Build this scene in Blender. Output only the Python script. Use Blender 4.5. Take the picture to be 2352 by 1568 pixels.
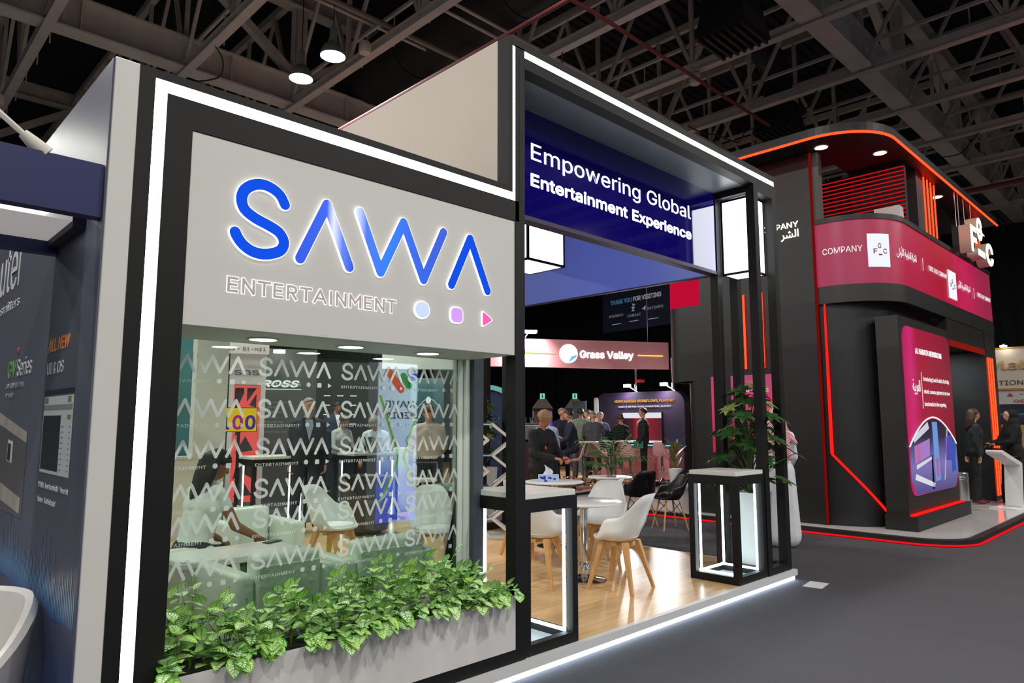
import bpy, bmesh, math, random
import numpy as np
from mathutils import Vector, Matrix, Quaternion

for o in list(bpy.data.objects):
    bpy.data.objects.remove(o, do_unlink=True)
SC = bpy.context.scene
COL = SC.collection
R = math.radians
PI = math.pi

# ------------------------------------------------------------------ camera
cam_d = bpy.data.cameras.new('camera')
cam = bpy.data.objects.new('camera', cam_d)
COL.objects.link(cam)
cam_d.sensor_width = 36.0
cam_d.lens = 24.49
cam_d.clip_start, cam_d.clip_end = 0.05, 300
cam.location = (0, 0, 1.6)
cam.rotation_euler = (R(90 + 6.58), 0, R(-44.4))
SC.camera = cam

# ------------------------------------------------------------------ world, exposure
w = bpy.data.worlds.new('world')
SC.world = w
w.use_nodes = True
bg = w.node_tree.nodes['Background']
bg.inputs[0].default_value = (0.78, 0.80, 0.86, 1)
bg.inputs[1].default_value = 0.22
vs = SC.view_settings
vs.view_transform = 'Standard'
vs.look = 'None'
vs.exposure = 0.0
vs.gamma = 1.0
vs.use_curve_mapping = False

# ------------------------------------------------------------------ hall high-bay lights (one under every lamp of the grid)
HALL_W = 240.0
def area_light(name, loc, size, power, color=(1, 1, 1), rot=(0, 0, 0), spread=180, shape='DISK'):
    d = bpy.data.lights.new(name, 'AREA')
    d.shape = shape
    d.size = size
    d.energy = power
    d.color = color
    d.spread = R(spread)
    o = bpy.data.objects.new(name, d)
    COL.objects.link(o)
    o.location = loc
    o.rotation_euler = rot
    return o
LAMPS = []
for ly in (-7.7, -1.8, 3.9, 10.75, 17.0):
    for lx in (-6.0, -0.3, 5.41, 11.6, 17.6):
        if not (lx > 8 and ly > 0):
            LAMPS.append((lx, ly))
LAMPS.append((5.42, 9.70))

# ------------------------------------------------------------------ helpers
def hexc(h):
    h = h.lstrip('#')
    v = [int(h[i:i + 2], 16) / 255 for i in (0, 2, 4)]
    return tuple((c / 12.92 if c <= .04045 else ((c + .055) / 1.055) ** 2.4) for c in v)

MATS = {}
def mat(name, color='#808080', rough=.5, metal=0.0, emit=None, es=0.0, spec=.5, noise=0.0, nscale=20.0, bump=0.0, bscale=80.0, coat=0.0, sample=False, trans=0.0, alpha=1.0, stretch=None):
    if name in MATS:
        return MATS[name]
    m = bpy.data.materials.new(name)
    m.use_nodes = True
    nt = m.node_tree
    b = nt.nodes['Principled BSDF']
    col = hexc(color) if isinstance(color, str) else color
    b.inputs['Base Color'].default_value = (*col, 1)
    b.inputs['Roughness'].default_value = rough
    b.inputs['Metallic'].default_value = metal
    b.inputs['Specular IOR Level'].default_value = spec
    b.inputs['Coat Weight'].default_value = coat
    b.inputs['Transmission Weight'].default_value = trans
    b.inputs['Alpha'].default_value = alpha
    if emit is not None:
        ec = hexc(emit) if isinstance(emit, str) else emit
        b.inputs['Emission Color'].default_value = (*ec, 1)
        b.inputs['Emission Strength'].default_value = es
        m.cycles.emission_sampling = 'AUTO' if sample else 'NONE'
    if noise > 0 or bump > 0:
        tc = nt.nodes.new('ShaderNodeTexCoord')
        src = tc.outputs['Object']
        if stretch:
            mp = nt.nodes.new('ShaderNodeMapping')
            mp.inputs['Scale'].default_value = stretch
            nt.links.new(src, mp.inputs['Vector'])
            src = mp.outputs['Vector']
    if noise > 0:
        n = nt.nodes.new('ShaderNodeTexNoise')
        n.inputs['Scale'].default_value = nscale
        n.inputs['Detail'].default_value = 4
        nt.links.new(src, n.inputs['Vector'])
        r = nt.nodes.new('ShaderNodeValToRGB')
        r.color_ramp.elements[0].position = .3
        r.color_ramp.elements[1].position = .7
        r.color_ramp.elements[0].color = (*[c * (1 - noise) for c in col], 1)
        r.color_ramp.elements[1].color = (*[min(1, c * (1 + noise)) for c in col], 1)
        nt.links.new(n.outputs['Fac'], r.inputs['Fac'])
        nt.links.new(r.outputs['Color'], b.inputs['Base Color'])
    if bump > 0:
        n2 = nt.nodes.new('ShaderNodeTexNoise')
        n2.inputs['Scale'].default_value = bscale
        n2.inputs['Detail'].default_value = 3
        nt.links.new(src, n2.inputs['Vector'])
        bp = nt.nodes.new('ShaderNodeBump')
        bp.inputs['Strength'].default_value = bump
        bp.inputs['Distance'].default_value = .01
        nt.links.new(n2.outputs['Fac'], bp.inputs['Height'])
        nt.links.new(bp.outputs['Normal'], b.inputs['Normal'])
    MATS[name] = m
    return m

def glow(name, color, es, sample=True):
    return mat(name, '#000000', .6, emit=color, es=es, sample=sample, spec=0.0)

def grad_mat(name, stops, axis='z', lo=0.0, hi=1.0, es=None, rough=.4, wave=0.0, spec=.5):
    """a printed or backlit gradient along one object axis (print, screen glow or painted haze)"""
    if name in MATS:
        return MATS[name]
    m = bpy.data.materials.new(name)
    m.use_nodes = True
    nt = m.node_tree
    b = nt.nodes['Principled BSDF']
    b.inputs['Roughness'].default_value = rough
    b.inputs['Specular IOR Level'].default_value = spec
    tc = nt.nodes.new('ShaderNodeTexCoord')
    sep = nt.nodes.new('ShaderNodeSeparateXYZ')
    vec = tc.outputs['Object']
    if wave > 0:
        n = nt.nodes.new('ShaderNodeTexNoise')
        n.inputs['Scale'].default_value = .9
        nt.links.new(vec, n.inputs['Vector'])
        vm = nt.nodes.new('ShaderNodeVectorMath')
        vm.operation = 'MULTIPLY_ADD'
        vm.inputs[1].default_value = (wave, wave, wave)
        nt.links.new(n.outputs['Color'], vm.inputs[0])
        nt.links.new(vec, vm.inputs[2])
        vec = vm.outputs[0]
    nt.links.new(vec, sep.inputs[0])
    mr = nt.nodes.new('ShaderNodeMapRange')
    mr.inputs['From Min'].default_value = lo
    mr.inputs['From Max'].default_value = hi
    nt.links.new(sep.outputs['XYZ'.index(axis.upper())], mr.inputs['Value'])
    r = nt.nodes.new('ShaderNodeValToRGB')
    el = r.color_ramp.elements
    for i, (p, c) in enumerate(stops):
        e = el[i] if i < 2 else el.new(p)
        e.position = p
        e.color = (*hexc(c), 1)
    nt.links.new(mr.outputs[0], r.inputs['Fac'])
    if es:
        b.inputs['Base Color'].default_value = (0, 0, 0, 1)
        nt.links.new(r.outputs['Color'], b.inputs['Emission Color'])
        b.inputs['Emission Strength'].default_value = es
        m.cycles.emission_sampling = 'NONE'
    else:
        nt.links.new(r.outputs['Color'], b.inputs['Base Color'])
    MATS[name] = m
    return m

class MB:
    """collects shapes; build() links them as one mesh object"""
    def __init__(s):
        s.v, s.f, s.mi = [], [], []
        s.cur = 0
    def add(s, verts, faces):
        o = len(s.v)
        s.v += [tuple(map(float, p)) for p in verts]
        s.f += [tuple(i + o for i in f) for f in faces]
        s.mi += [s.cur] * len(faces)
        return s
    def box(s, x0, x1, y0, y1, z0, z1):
        v = [(x, y, z) for z in (z0, z1) for y in (y0, y1) for x in (x0, x1)]
        return s.add(v, [(0, 2, 3, 1), (4, 5, 7, 6), (0, 1, 5, 4), (2, 6, 7, 3), (0, 4, 6, 2), (1, 3, 7, 5)])
    def bevbox(s, x0, x1, y0, y1, z0, z1, b=.01, seg=2):
        bm = bmesh.new()
        bmesh.ops.create_cube(bm, size=1)
        for v in bm.verts:
            v.co = Vector(((x0 + x1) / 2 + v.co.x * (x1 - x0), (y0 + y1) / 2 + v.co.y * (y1 - y0), (z0 + z1) / 2 + v.co.z * (z1 - z0)))
        bmesh.ops.bevel(bm, geom=bm.edges[:], offset=b, segments=seg, profile=.5, affect='EDGES')
        bm.verts.index_update()
        s.add([v.co[:] for v in bm.verts], [[v.index for v in f.verts] for f in bm.faces])
        bm.free()
        return s
    def prism(s, pts, d0, d1, plane='xz'):
        """polygon (list of 2D points) extruded from d0 to d1 along the axis left out of plane"""
        n = len(pts)
        def P(p, d):
            if plane == 'xz': return (p[0], d, p[1])
            if plane == 'xy': return (p[0], p[1], d)
            return (d, p[0], p[1])
        area = sum(pts[i][0] * pts[(i + 1) % n][1] - pts[(i + 1) % n][0] * pts[i][1] for i in range(n))
        if area < 0: pts = pts[::-1]
        bm = bmesh.new()
        a = [bm.verts.new(P(p, d0)) for p in pts]
        f = bm.faces.new(a)
        if d1 != d0:
            b_ = [bm.verts.new(P(p, d1)) for p in pts]
            bm.faces.new(b_[::-1])
            for i in range(n):
                j = (i + 1) % n
                bm.faces.new((a[j], a[i], b_[i], b_[j]))
        bm.normal_update()
        big = [q for q in bm.faces if len(q.verts) > 4]
        if big: bmesh.ops.triangulate(bm, faces=big, ngon_method='EAR_CLIP')
        if d1 != d0:
            bmesh.ops.recalc_face_normals(bm, faces=bm.faces[:])
        bm.verts.index_update()
        s.add([v.co[:] for v in bm.verts], [[v.index for v in q.verts] for q in bm.faces])
        bm.free()
        return s
    def lathe(s, prof, n=24, c=(0, 0, 0), sy=1.0):
        """profile [(r,z)] about z"""
        V, F = [], []
        rows = []
        for r, z in prof:
            if r < 1e-6:
                rows.append([len(V)]); V.append((c[0], c[1], c[2] + z))
            else:
                rows.append(list(range(len(V), len(V) + n)))
                V += [(c[0] + r * math.cos(2 * PI * k / n), c[1] + sy * r * math.sin(2 * PI * k / n), c[2] + z) for k in range(n)]
        for a, b in zip(rows, rows[1:]):
            for k in range(n):
                k2 = (k + 1) % n
                if len(a) == 1 and len(b) == 1: continue
                if len(a) == 1: F.append((a[0], b[k2], b[k]))
                elif len(b) == 1: F.append((a[k], a[k2], b[0]))
                else: F.append((a[k], a[k2], b[k2], b[k]))
        return s.add(V, F)
    def tube(s, path, rad, n=8, caps=True):
        path = [Vector(p) for p in path]
        m = len(path)
        rr = rad if isinstance(rad, (list, tuple)) else [rad] * m
        V, F = [], []
        t0 = (path[1] - path[0]).normalized()
        up = Vector((0, 0, 1)) if abs(t0.z) < .9 else Vector((1, 0, 0))
        nrm = t0.cross(up).normalized()
        for i, p in enumerate(path):
            t = (path[min(i + 1, m - 1)] - path[max(i - 1, 0)]).normalized()
            nrm = (nrm - t * nrm.dot(t)).normalized()
            bn = t.cross(nrm)
            for k in range(n):
                a = 2 * PI * k / n
                V.append(p + (nrm * math.cos(a) + bn * math.sin(a)) * rr[i])
        for i in range(m - 1):
            for k in range(n):
                k2 = (k + 1) % n
                F.append((i * n + k, i * n + k2, (i + 1) * n + k2, (i + 1) * n + k))
        if caps:
            F.append(tuple(range(n))[::-1])
            F.append(tuple(range((m - 1) * n, m * n)))
        return s.add(V, F)
    def bar(s, a, b, wd, ht=None, up=(0, 0, 1)):
        """rectangular bar from a to b"""
        a, b = Vector(a), Vector(b)
        ht = ht or wd
        t = (b - a).normalized()
        u = Vector(up)
        if abs(t.dot(u)) > .95: u = Vector((1, 0, 0)) if abs(t.x) < .9 else Vector((0, 1, 0))
        sd = t.cross(u).normalized()
        u = sd.cross(t)
        V = []
        for p in (a, b):
            for i, j in ((-1, -1), (1, -1), (1, 1), (-1, 1)):
                V.append(p + sd * i * wd / 2 + u * j * ht / 2)
        return s.add(V, [(0, 1, 2, 3), (7, 6, 5, 4), (0, 4, 5, 1), (1, 5, 6, 2), (2, 6, 7, 3), (3, 7, 4, 0)])
    def ibeam(s, a, b, wd, ht, tf=.03, tw=.02):
        a, b = Vector(a), Vector(b)
        z = Vector((0, 0, 1))
        s.bar(a - z * (ht / 2 - tf / 2), b - z * (ht / 2 - tf / 2), wd, tf)
        s.bar(a + z * (ht / 2 - tf / 2), b + z * (ht / 2 - tf / 2), wd, tf)
        return s.bar(a, b, tw, ht - 2 * tf)
    def ball(s, c, r, n=10, m=6, sc=(1, 1, 1)):
        prof = [(0, -r)] + [(r * math.sin(PI * k / m), -r * math.cos(PI * k / m)) for k in range(1, m)] + [(0, r)]
        o = len(s.v)
        s.lathe(prof, n)
        for i in range(o, len(s.v)):
            p = s.v[i]
            s.v[i] = (c[0] + p[0] * sc[0], c[1] + p[1] * sc[1], c[2] + p[2] * sc[2])
        return s
    def xform(s, M, start=0):
        for i in range(start, len(s.v)):
            s.v[i] = tuple(M @ Vector(s.v[i]))
        return s
    def mesh(s, name, mats, smooth=False, angle=40):
        me = bpy.data.meshes.new(name)
        me.from_pydata(s.v, [], s.f)
        for m in (mats if isinstance(mats, (list, tuple)) else [mats]):
            me.materials.append(m)
        if isinstance(mats, (list, tuple)) and len(mats) > 1:
            me.polygons.foreach_set('material_index', s.mi)
        if smooth:
            me.polygons.foreach_set('use_smooth', [True] * len(me.polygons))
            if angle < 180:
                me.set_sharp_from_angle(angle=R(angle))
        me.update()
        return me
    def build(s, name, mats, parent=None, smooth=False, angle=40, loc=(0, 0, 0), rot=(0, 0, 0)):
        return link(name, s.mesh(name, mats, smooth, angle), parent, loc, rot)

def link(name, me, parent=None, loc=(0, 0, 0), rot=(0, 0, 0)):
    o = bpy.data.objects.new(name, me)
    COL.objects.link(o)
    o.location = loc
    o.rotation_euler = rot
    if parent is not None:
        o.parent = parent
    return o

def tag(o, label, cat, group=None, kind=None):
    o['label'] = label
    o['category'] = cat
    if group: o['group'] = group
    if kind: o['kind'] = kind
    return o

def thing(name, label, cat, loc=(0, 0, 0), rotz=0.0, group=None, kind=None):
    o = bpy.data.objects.new(name, None)
    COL.objects.link(o)
    o.empty_display_size = .1
    o.location = loc
    o.rotation_euler = (0, 0, rotz)
    return tag(o, label, cat, group, kind)

def copy_tree(o, parent=None, loc=None, rotz=None, label=None):
    c = o.copy()
    COL.objects.link(c)
    c.parent = parent
    if loc is not None: c.location = loc
    if rotz is not None: c.rotation_euler = (0, 0, rotz)
    if label: c['label'] = label
    for ch in list(o.children):
        copy_tree(ch, c)
    return c

def pol(az, d, z=0.0):
    """point at compass angle az (degrees from +y towards +x) and distance d from the aisle spot in front of the stand"""
    return (d * math.sin(R(az)), d * math.cos(R(az)), z)

FONT = None
try:
    import os
    FONT = bpy.data.fonts.load(os.path.join(bpy.utils.system_resource('DATAFILES'), 'fonts', 'Inter.woff2'))
except Exception:
    FONT = None
WORK = bpy.data.scenes.new('workbench')
def evaluated_mesh(o):
    """mesh of an object after its modifiers, worked out in a scratch scene"""
    WORK.collection.objects.link(o)
    with bpy.context.temp_override(scene=WORK, view_layer=WORK.view_layers[0]):
        dg = bpy.context.evaluated_depsgraph_get()
        return bpy.data.meshes.new_from_object(o.evaluated_get(dg))

def text_mesh(s, size=.1, offset=0.0, ext=.002, align='LEFT', sx=1.0, shear=0.0, spacing=1.0, m=None, line=1.0, font=True):
    """lettering as a mesh in its own xy plane"""
    c = bpy.data.curves.new('lettering', 'FONT')
    c.body = s
    if FONT is not None and font:
        c.font = FONT
    c.size = size
    c.offset = offset
    c.extrude = ext
    c.align_x = align
    c.shear = shear
    c.space_character = spacing
    c.space_line = line
    c.resolution_u = 4
    o = bpy.data.objects.new('lettering', c)
    me = evaluated_mesh(o)
    bpy.data.objects.remove(o, do_unlink=True)
    bpy.data.curves.remove(c)
    me.name = 'lettering'
    if sx != 1.0:
        me.transform(Matrix.Diagonal((sx, 1, 1, 1)))
    if m is not None:
        me.materials.clear()
        me.materials.append(m)
    return me

def fit_width(me, wd):
    xs = [v.co.x for v in me.vertices]
    k = wd / (max(xs) - min(xs))
    me.transform(Matrix.Translation((-min(xs), 0, 0)))
    me.transform(Matrix.Diagonal((k, 1, 1, 1)))
    return me

# rotations that stand lettering up: facing -y, facing -x, facing +y
FACE_Y = (R(90), 0, 0)
FACE_X = (R(90), 0, R(-90))
FACE_BACK = (R(90), 0, R(180))
def embolden(me, d):
    """heavier strokes: the glyphs spread by d in eight directions"""
    V = [v.co.copy() for v in me.vertices]
    F = [tuple(p.vertices) for p in me.polygons]
    mb = MB()
    for q in range(8):
        a = 2 * PI * q / 8
        mb.add([(v.x + d * math.cos(a), v.y + d * math.sin(a), v.z - .0001 * q) for v in V], F)
    mb.add([tuple(v) for v in V], F)
    return mb.mesh('lettering', me.materials[0])

def letter(s, m, parent, loc, size, face=FACE_Y, width=None, name='lettering', bold=0.0, **k):
    me = text_mesh(s, size, m=m, **k)
    if width: fit_width(me, width)
    if bold: me = embolden(me, bold)
    return link(name, me, parent, loc, face)

def words(ws, m, parent, loc, size, width, bold=0.0, **k):
    """a line of lettering facing -y, one object for each word"""
    ms = [text_mesh(q, size, m=m, **k) for q in ws]
    nat = [max(v.co.x for v in q.vertices) - min(v.co.x for v in q.vertices) for q in ms]
    sp = .3 * size
    kx_ = width / (sum(nat) + sp * (len(ws) - 1))
    x = loc[0]
    for q, n in zip(ms, nat):
        fit_width(q, n * kx_)
        link('lettering', embolden(q, bold) if bold else q, parent, (x, loc[1], loc[2]), FACE_Y)
        x += (n + sp) * kx_

def stroke_outline(pts, wd, seg=6):
    """rounded stroke round an open polyline -> closed outline"""
    pts = [Vector((p[0], p[1])) for p in pts]
    h = wd / 2
    n = len(pts)
    def side(sg, P):
        out = []
        for i in range(n):
            if i == 0:
                t = (P[1] - P[0]).normalized(); nn = Vector((-t.y, t.x)) * sg
                out.append(P[0] + nn * h)
            elif i == n - 1:
                t = (P[-1] - P[-2]).normalized(); nn = Vector((-t.y, t.x)) * sg
                out.append(P[-1] + nn * h)
            else:
                t1 = (P[i] - P[i - 1]).normalized(); t2 = (P[i + 1] - P[i]).normalized()
                n1 = Vector((-t1.y, t1.x)) * sg; n2 = Vector((-t2.y, t2.x)) * sg
                cr = (t1.x * t2.y - t1.y * t2.x) * sg
                mt = (n1 + n2)
                if mt.length < 1e-6: mt = n1
                mt.normalize()
                k = h / max(.2, mt.dot(n1))
                if cr > 0 or t1.dot(t2) > .8:
                    out.append(P[i] + mt * k)
                else:
                    a1 = math.atan2(n1.y, n1.x); a2 = math.atan2(n2.y, n2.x)
                    da = (a2 - a1 + PI) % (2 * PI) - PI
                    for q in range(seg + 1):
                        a = a1 + da * q / seg
                        out.append(P[i] + Vector((math.cos(a), math.sin(a))) * h)
        return out
    L = side(1, pts)
    Rr = side(-1, pts)
    def cap(c, a0):
        return [c + Vector((math.cos(a0 - PI * q / (seg + 2)), math.sin(a0 - PI * q / (seg + 2)))) * h for q in range(1, seg + 2)]
    t = (pts[-1] - pts[-2]); e = cap(pts[-1], math.atan2(t.y, t.x) + PI / 2)
    t = (pts[0] - pts[1]); b = cap(pts[0], math.atan2(t.y, t.x) + PI / 2)
    return [(p.x, p.y) for p in L + e + Rr[::-1] + b]

def smooth_path(pts, k=4):
    """Catmull-Rom through points"""
    out = []
    P = [pts[0]] + list(pts) + [pts[-1]]
    for i in range(1, len(P) - 2):
        for q in range(k):
            t = q / k
            out.append(tuple(.5 * (2 * b + (c - a) * t + (2 * a - 5 * b + 4 * c - d) * t * t + (3 * b - a - 3 * c + d) * t ** 3)
                             for a, b, c, d in zip(P[i - 1], P[i], P[i + 1], P[i + 2])))
    out.append(tuple(pts[-1]))
    return out

def round_rect(x0, x1, z0, z1, r, seg=5):
    out = []
    for cx, cz, a in ((x1 - r, z1 - r, 0), (x0 + r, z1 - r, 90), (x0 + r, z0 + r, 180), (x1 - r, z0 + r, 270)):
        for q in range(seg + 1):
            t = R(a + 90 * q / seg)
            out.append((cx + r * math.cos(t), cz + r * math.sin(t)))
    return out

def ellipse(cx, cz, rx, rz, n=28):
    return [(cx + rx * math.cos(2 * PI * k / n), cz + rz * math.sin(2 * PI * k / n)) for k in range(n)]

# common materials
BLACK = mat('black paint', '#141413', .55, spec=.3, noise=.06, nscale=6)
MATBLACK = mat('matt black board', '#131314', .65, noise=.08, nscale=5)
WHITE = mat('white painted board', '#d2d1cb', .5, noise=.015, nscale=3)
GLOSSWHITE = mat('white gloss', '#e6e6e4', .25)
CHROME = mat('chrome', '#d8d8da', .08, metal=1.0)
STEEL = mat('brushed steel', '#b9b9b7', .3, metal=1.0)
LED = glow('white led', '#f2fbff', 9.0)
LEDSOFT = glow('light box', '#fbfdff', 4.2)
REDLED = glow('red led', '#ff2a12', 5.0)
def cloth(c):
    return mat('cloth ' + c, c, .85, noise=.06, nscale=9, bump=.05, bscale=150)
# ================================================================== THE HALL
CARPET = mat('dark grey carpet', '#3d3d41', .95, noise=.22, nscale=140, bump=.25, bscale=260)
fl = MB().box(-30, 60, -30, 60, -.1, 0).build('floor', CARPET)
tag(fl, 'dark grey exhibition hall carpet', 'floor', kind='structure')

DECK = mat('dark roof deck', '#17161a', .8)
d = MB()
y = -14.0
while y < 42:
    for a, b, z0, z1 in ((0, .09, 0, 0), (.09, .12, 0, .06), (.12, .21, .06, .06), (.21, .24, .06, 0)):
        d.add([(-24, y + a, 10.6 + z0), (46, y + a, 10.6 + z0), (46, y + b, 10.6 + z1), (-24, y + b, 10.6 + z1)], [(0, 3, 2, 1)])
    y += .24
tag(d.build('ceiling', DECK), 'dark corrugated steel roof deck of the hall', 'ceiling', kind='structure')

CURT = mat('black curtain', '#0d0d0e', .95)
def curtain(name, a, b, h, label):
    a, b = Vector(a), Vector(b)
    t = (b - a); L = t.length; t.normalize(); nn = Vector((-t.y, t.x, 0))
    m = MB(); n = int(L / .11); V = []
    for i in range(n + 1):
        p = a + t * (L * i / n) + nn * (.05 * math.sin(i * 1.57) + .02 * math.sin(i * .37))
        V += [(p.x, p.y, 0), (p.x, p.y, h)]
    m.add(V, [(2 * i, 2 * i + 2, 2 * i + 3, 2 * i + 1) for i in range(n)])
    return tag(m.build(name, CURT, smooth=True, angle=180), label, 'curtain', kind='structure')
curtain('wall_right', (27, -16, 0), (27, 30, 0), 8.0, 'tall black pleated curtain behind the pink banner stand')
curtain('wall_back', (-24, 30, 0), (27, 30, 0), 8.0, 'tall black pleated curtain at the back of the hall')

GSTEEL = mat('grey painted roof steel', '#bdb6b1', .55, noise=.1, nscale=4)
GSTEEL2 = mat('grey girder steel', '#c2bbb7', .55, noise=.12, nscale=2)
PIPE_RED = mat('red sprinkler pipe', '#6d262b', .6)
DUCT = mat('black duct', '#17171a', .6)
CABLE = mat('black cable', '#111112', .6)
for gy, lb in ((12.9, 'wide grey steel girder crossing behind the white sign wall'), (4.15, 'wide grey steel girder running above the red-lit stand'), (21.65, 'grey steel girder at the far end of the roof'), (-4.6, 'grey steel girder over the aisle')):
    t = thing('roof_girder', lb, 'girder', (0, gy, 0), kind='structure')
    g = MB().ibeam((-22, 0, 8.3), (45, 0, 8.3), .36, .6, .035, .025)
    g.build('bottom_beam', GSTEEL2, t)
    st = MB()
    for k in range(26):
        x = -20 + 2.5 * k
        st.box(x - .008, x + .008, -.16, .16, 8.03, 8.57)
    st.build('stiffener', GSTEEL2, t)
    MB().ibeam((-22, 0, 10.35), (45, 0, 10.35), .3, .4).build('top_beam', GSTEEL2, t)
    pm = MB().bar((0, 0, 8.6), (0, 0, 10.15), .2).mesh('post', GSTEEL2)
    dm = MB().bar((0, 0, 8.6), (2.2, 0, 10.15), .16).mesh('brace', GSTEEL2)
    dm2 = MB().bar((0, 0, 10.15), (2.2, 0, 8.6), .16).mesh('brace', GSTEEL2)
    for k in range(-3, 7):
        link('post', pm, t, (2.05 + k * 4.4, 0, 0))
        link('brace', dm, t, (2.05 + k * 4.4, 0, 0))
        link('brace', dm2, t, (2.05 + k * 4.4 + 2.2, 0, 0))

vm = MB().bar((0, 0, 8.05), (0, 0, 10.3), .07).mesh('post', GSTEEL)
dm = MB().bar((0, 0, 8.05), (0, .9, 10.3), .07).mesh('brace', GSTEEL)
dm2 = MB().bar((0, .9, 10.3), (0, 2.19, 8.05), .06).mesh('brace', GSTEEL)
bc = MB().ibeam((0, -9, 8.02), (0, 29, 8.02), .15, .17, .025, .03).mesh('bottom_chord', GSTEEL)
tc_ = MB().bar((0, -9, 10.38), (0, 29, 10.38), .12, .16).mesh('top_chord', GSTEEL)
rl = MB()
for k in range(38):
    yy = -8.5 + k
    rl.bar((.16, yy, 8.0), (.16, yy, 8.6), .02)
rl.bar((.16, -9, 8.6), (.16, 29, 8.6), .05, .06)
rail = rl.mesh('hanger_rail', GSTEEL)
ords = ['first', 'second', 'third', 'fourth', 'fifth', 'sixth', 'seventh', 'eighth', 'ninth', 'tenth', 'eleventh', 'twelfth', 'thirteenth']
for i, tx in enumerate((-2.4, -.2, 2.05, 4.2, 6.3, 8.55, 10.85, 13.1, 15.35, 17.65, 19.95, 22.3, 24.6)):
    t = thing('roof_truss', f'slender grey roof truss over the hall, {ords[i]} in the row across the girders', 'truss', (tx, 0, 0), group='roof trusses', kind='structure')
    link('bottom_chord', bc, t)
    link('top_chord', tc_, t)
    link('hanger_rail', rail, t)
    for k in range(-4, 12):
        y0 = 4.15 + 2.19 * k
        link('post', vm, t, (0, y0, 0))
        link('brace', dm, t, (0, y0, 0))
        link('brace', dm2, t, (0, y0, 0))

# bracing rods, pipes, ducts, speakers
def pipe(lb, path, r, m, name='sprinkler_pipe', cat='pipe'):
    return tag(MB().tube(path, r, 8).build(name, m, smooth=True), lb, cat, kind='structure')
pipe('red sprinkler pipe just above the tall white side wall', [(6.0, 3.2, 6.66), (6.0, 5.2, 6.66), (6.0, 14, 6.66)], .03, PIPE_RED)
pipe('red sprinkler pipe running down above the lit gateway', [(6.6, 5.9, 7.4), (7.2, 5.75, 7.3), (12.6, 5.75, 7.3)], .03, PIPE_RED)
pipe('thin red sprinkler pipe under the dark roof deck', [(-10, 14.8, 9.2), (20, 14.8, 9.2)], .04, PIPE_RED)
pipe('red sprinkler pipe under the roof near the black end curtain', [(20.2, -4, 7.4), (20.2, 16, 7.4)], .06, PIPE_RED)
for k, (yy, zz, xx) in enumerate(((8.3, 8.4, 30), (8.5, 8.35, 30), (10.2, 8.7, 30))):
    pipe(['upper grey conduit of the pair crossing the roof', 'lower grey conduit of the pair crossing the roof', 'thin grey conduit crossing the roof near the lamps'][k], [(-20, yy, zz), (xx, yy, zz)], .03, GSTEEL, 'conduit', 'conduit')
pipe('yellow-taped cable tray crossing the roof above the sign wall', [(-20, 9.4, 8.25), (30, 9.4, 8.25)], .05, mat('tray', '#7d776c', .5), 'cable_tray', 'cable tray')
t = thing('air_duct', 'large round black air duct under the roof', 'duct', (8.0, 0, 9.2), kind='structure')
MB().tube([(0, -8, 0), (0, 28, 0)], .62, 24).build('tube', DUCT, t, smooth=True)
for yy in range(-7, 28, 3):
    MB().tube([(0, yy, 0), (0, yy + .06, 0)], .64, 24).build('band', DUCT, t, smooth=True)
def outlet(loc, lb):
    t = thing('air_outlet', lb, 'air outlet', loc, group='black air outlets', kind='structure')
    MB().tube([(-1.6, 0, 1.5), (-.6, 0, 1.5), (-.18, 0, 1.32), (0, 0, .9), (0, 0, .5)], .3, 16).build('elbow', DUCT, t, smooth=True)
    m = MB()
    m.add([(-.3, -.3, .5), (.3, -.3, .5), (.3, .3, .5), (-.3, .3, .5), (-.42, -.42, -.2), (.42, -.42, -.2), (.42, .42, -.2), (-.42, .42, -.2)],
          [(0, 1, 2, 3), (0, 4, 5, 1), (1, 5, 6, 2), (2, 6, 7, 3), (3, 7, 4, 0), (7, 6, 5, 4)])
    m.build('hood', DUCT, t)
    for k in range(7):
        MB().box(-.4, .4, -.36 + .12 * k - .02, -.36 + .12 * k + .02, -.26, -.2).build('louvre', DUCT, t)
outlet((9.6, 4.9, 7.7), 'black square air outlet hanging above the lit gateway')
outlet((14.3, 6.3, 8.0), 'black square air outlet with elbow above the red-lit stand')
SPK = mat('off white plastic', '#c9c5b9', .5)
for (x, y), lb in zip(((1.9, 16.2), (5.95, 9.6), (10.85, 6.3), (17.7, 2.45)), ('small white ceiling speaker by the far roof truss', 'small white ceiling speaker next to the hanging lamps', 'small white ceiling speaker on the truss above the gateway', 'small white ceiling speaker on the truss above the dark stand')):
    t = thing('ceiling_speaker', lb, 'speaker', (x, y, 7.72), group='round ceiling speakers')
    MB().lathe([(0, 0), (.085, 0), (.1, .02), (.1, .17), (.09, .19), (0, .19)], 20).build('drum', SPK, t, smooth=True)
    MB().tube([(0, 0, .18), (0, 0, .28)], .015).build('stem', CABLE, t)
random.seed(4)
for k, (x, y, lb) in enumerate(((8.55, 7.5, 'loop of black cable hanging from a roof truss near the gateway'), (13.1, 5.0, 'loop of black cable hanging beside the wide girder'), (17.65, 3.3, 'loop of black cable sagging under the last girder'), (4.2, 11.5, 'loop of black cable hanging by the lamps'))):
    p = [(x + .3 * math.sin(i * .9), y + i * .22, 7.95 - .5 * math.sin(PI * i / 12) + .04 * math.sin(i * 2.1)) for i in range(13)]
    tag(MB().tube(smooth_path(p, 3), .014, 6).build('hanging_cable', CABLE, smooth=True), lb, 'cable', 'hanging cables')

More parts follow.
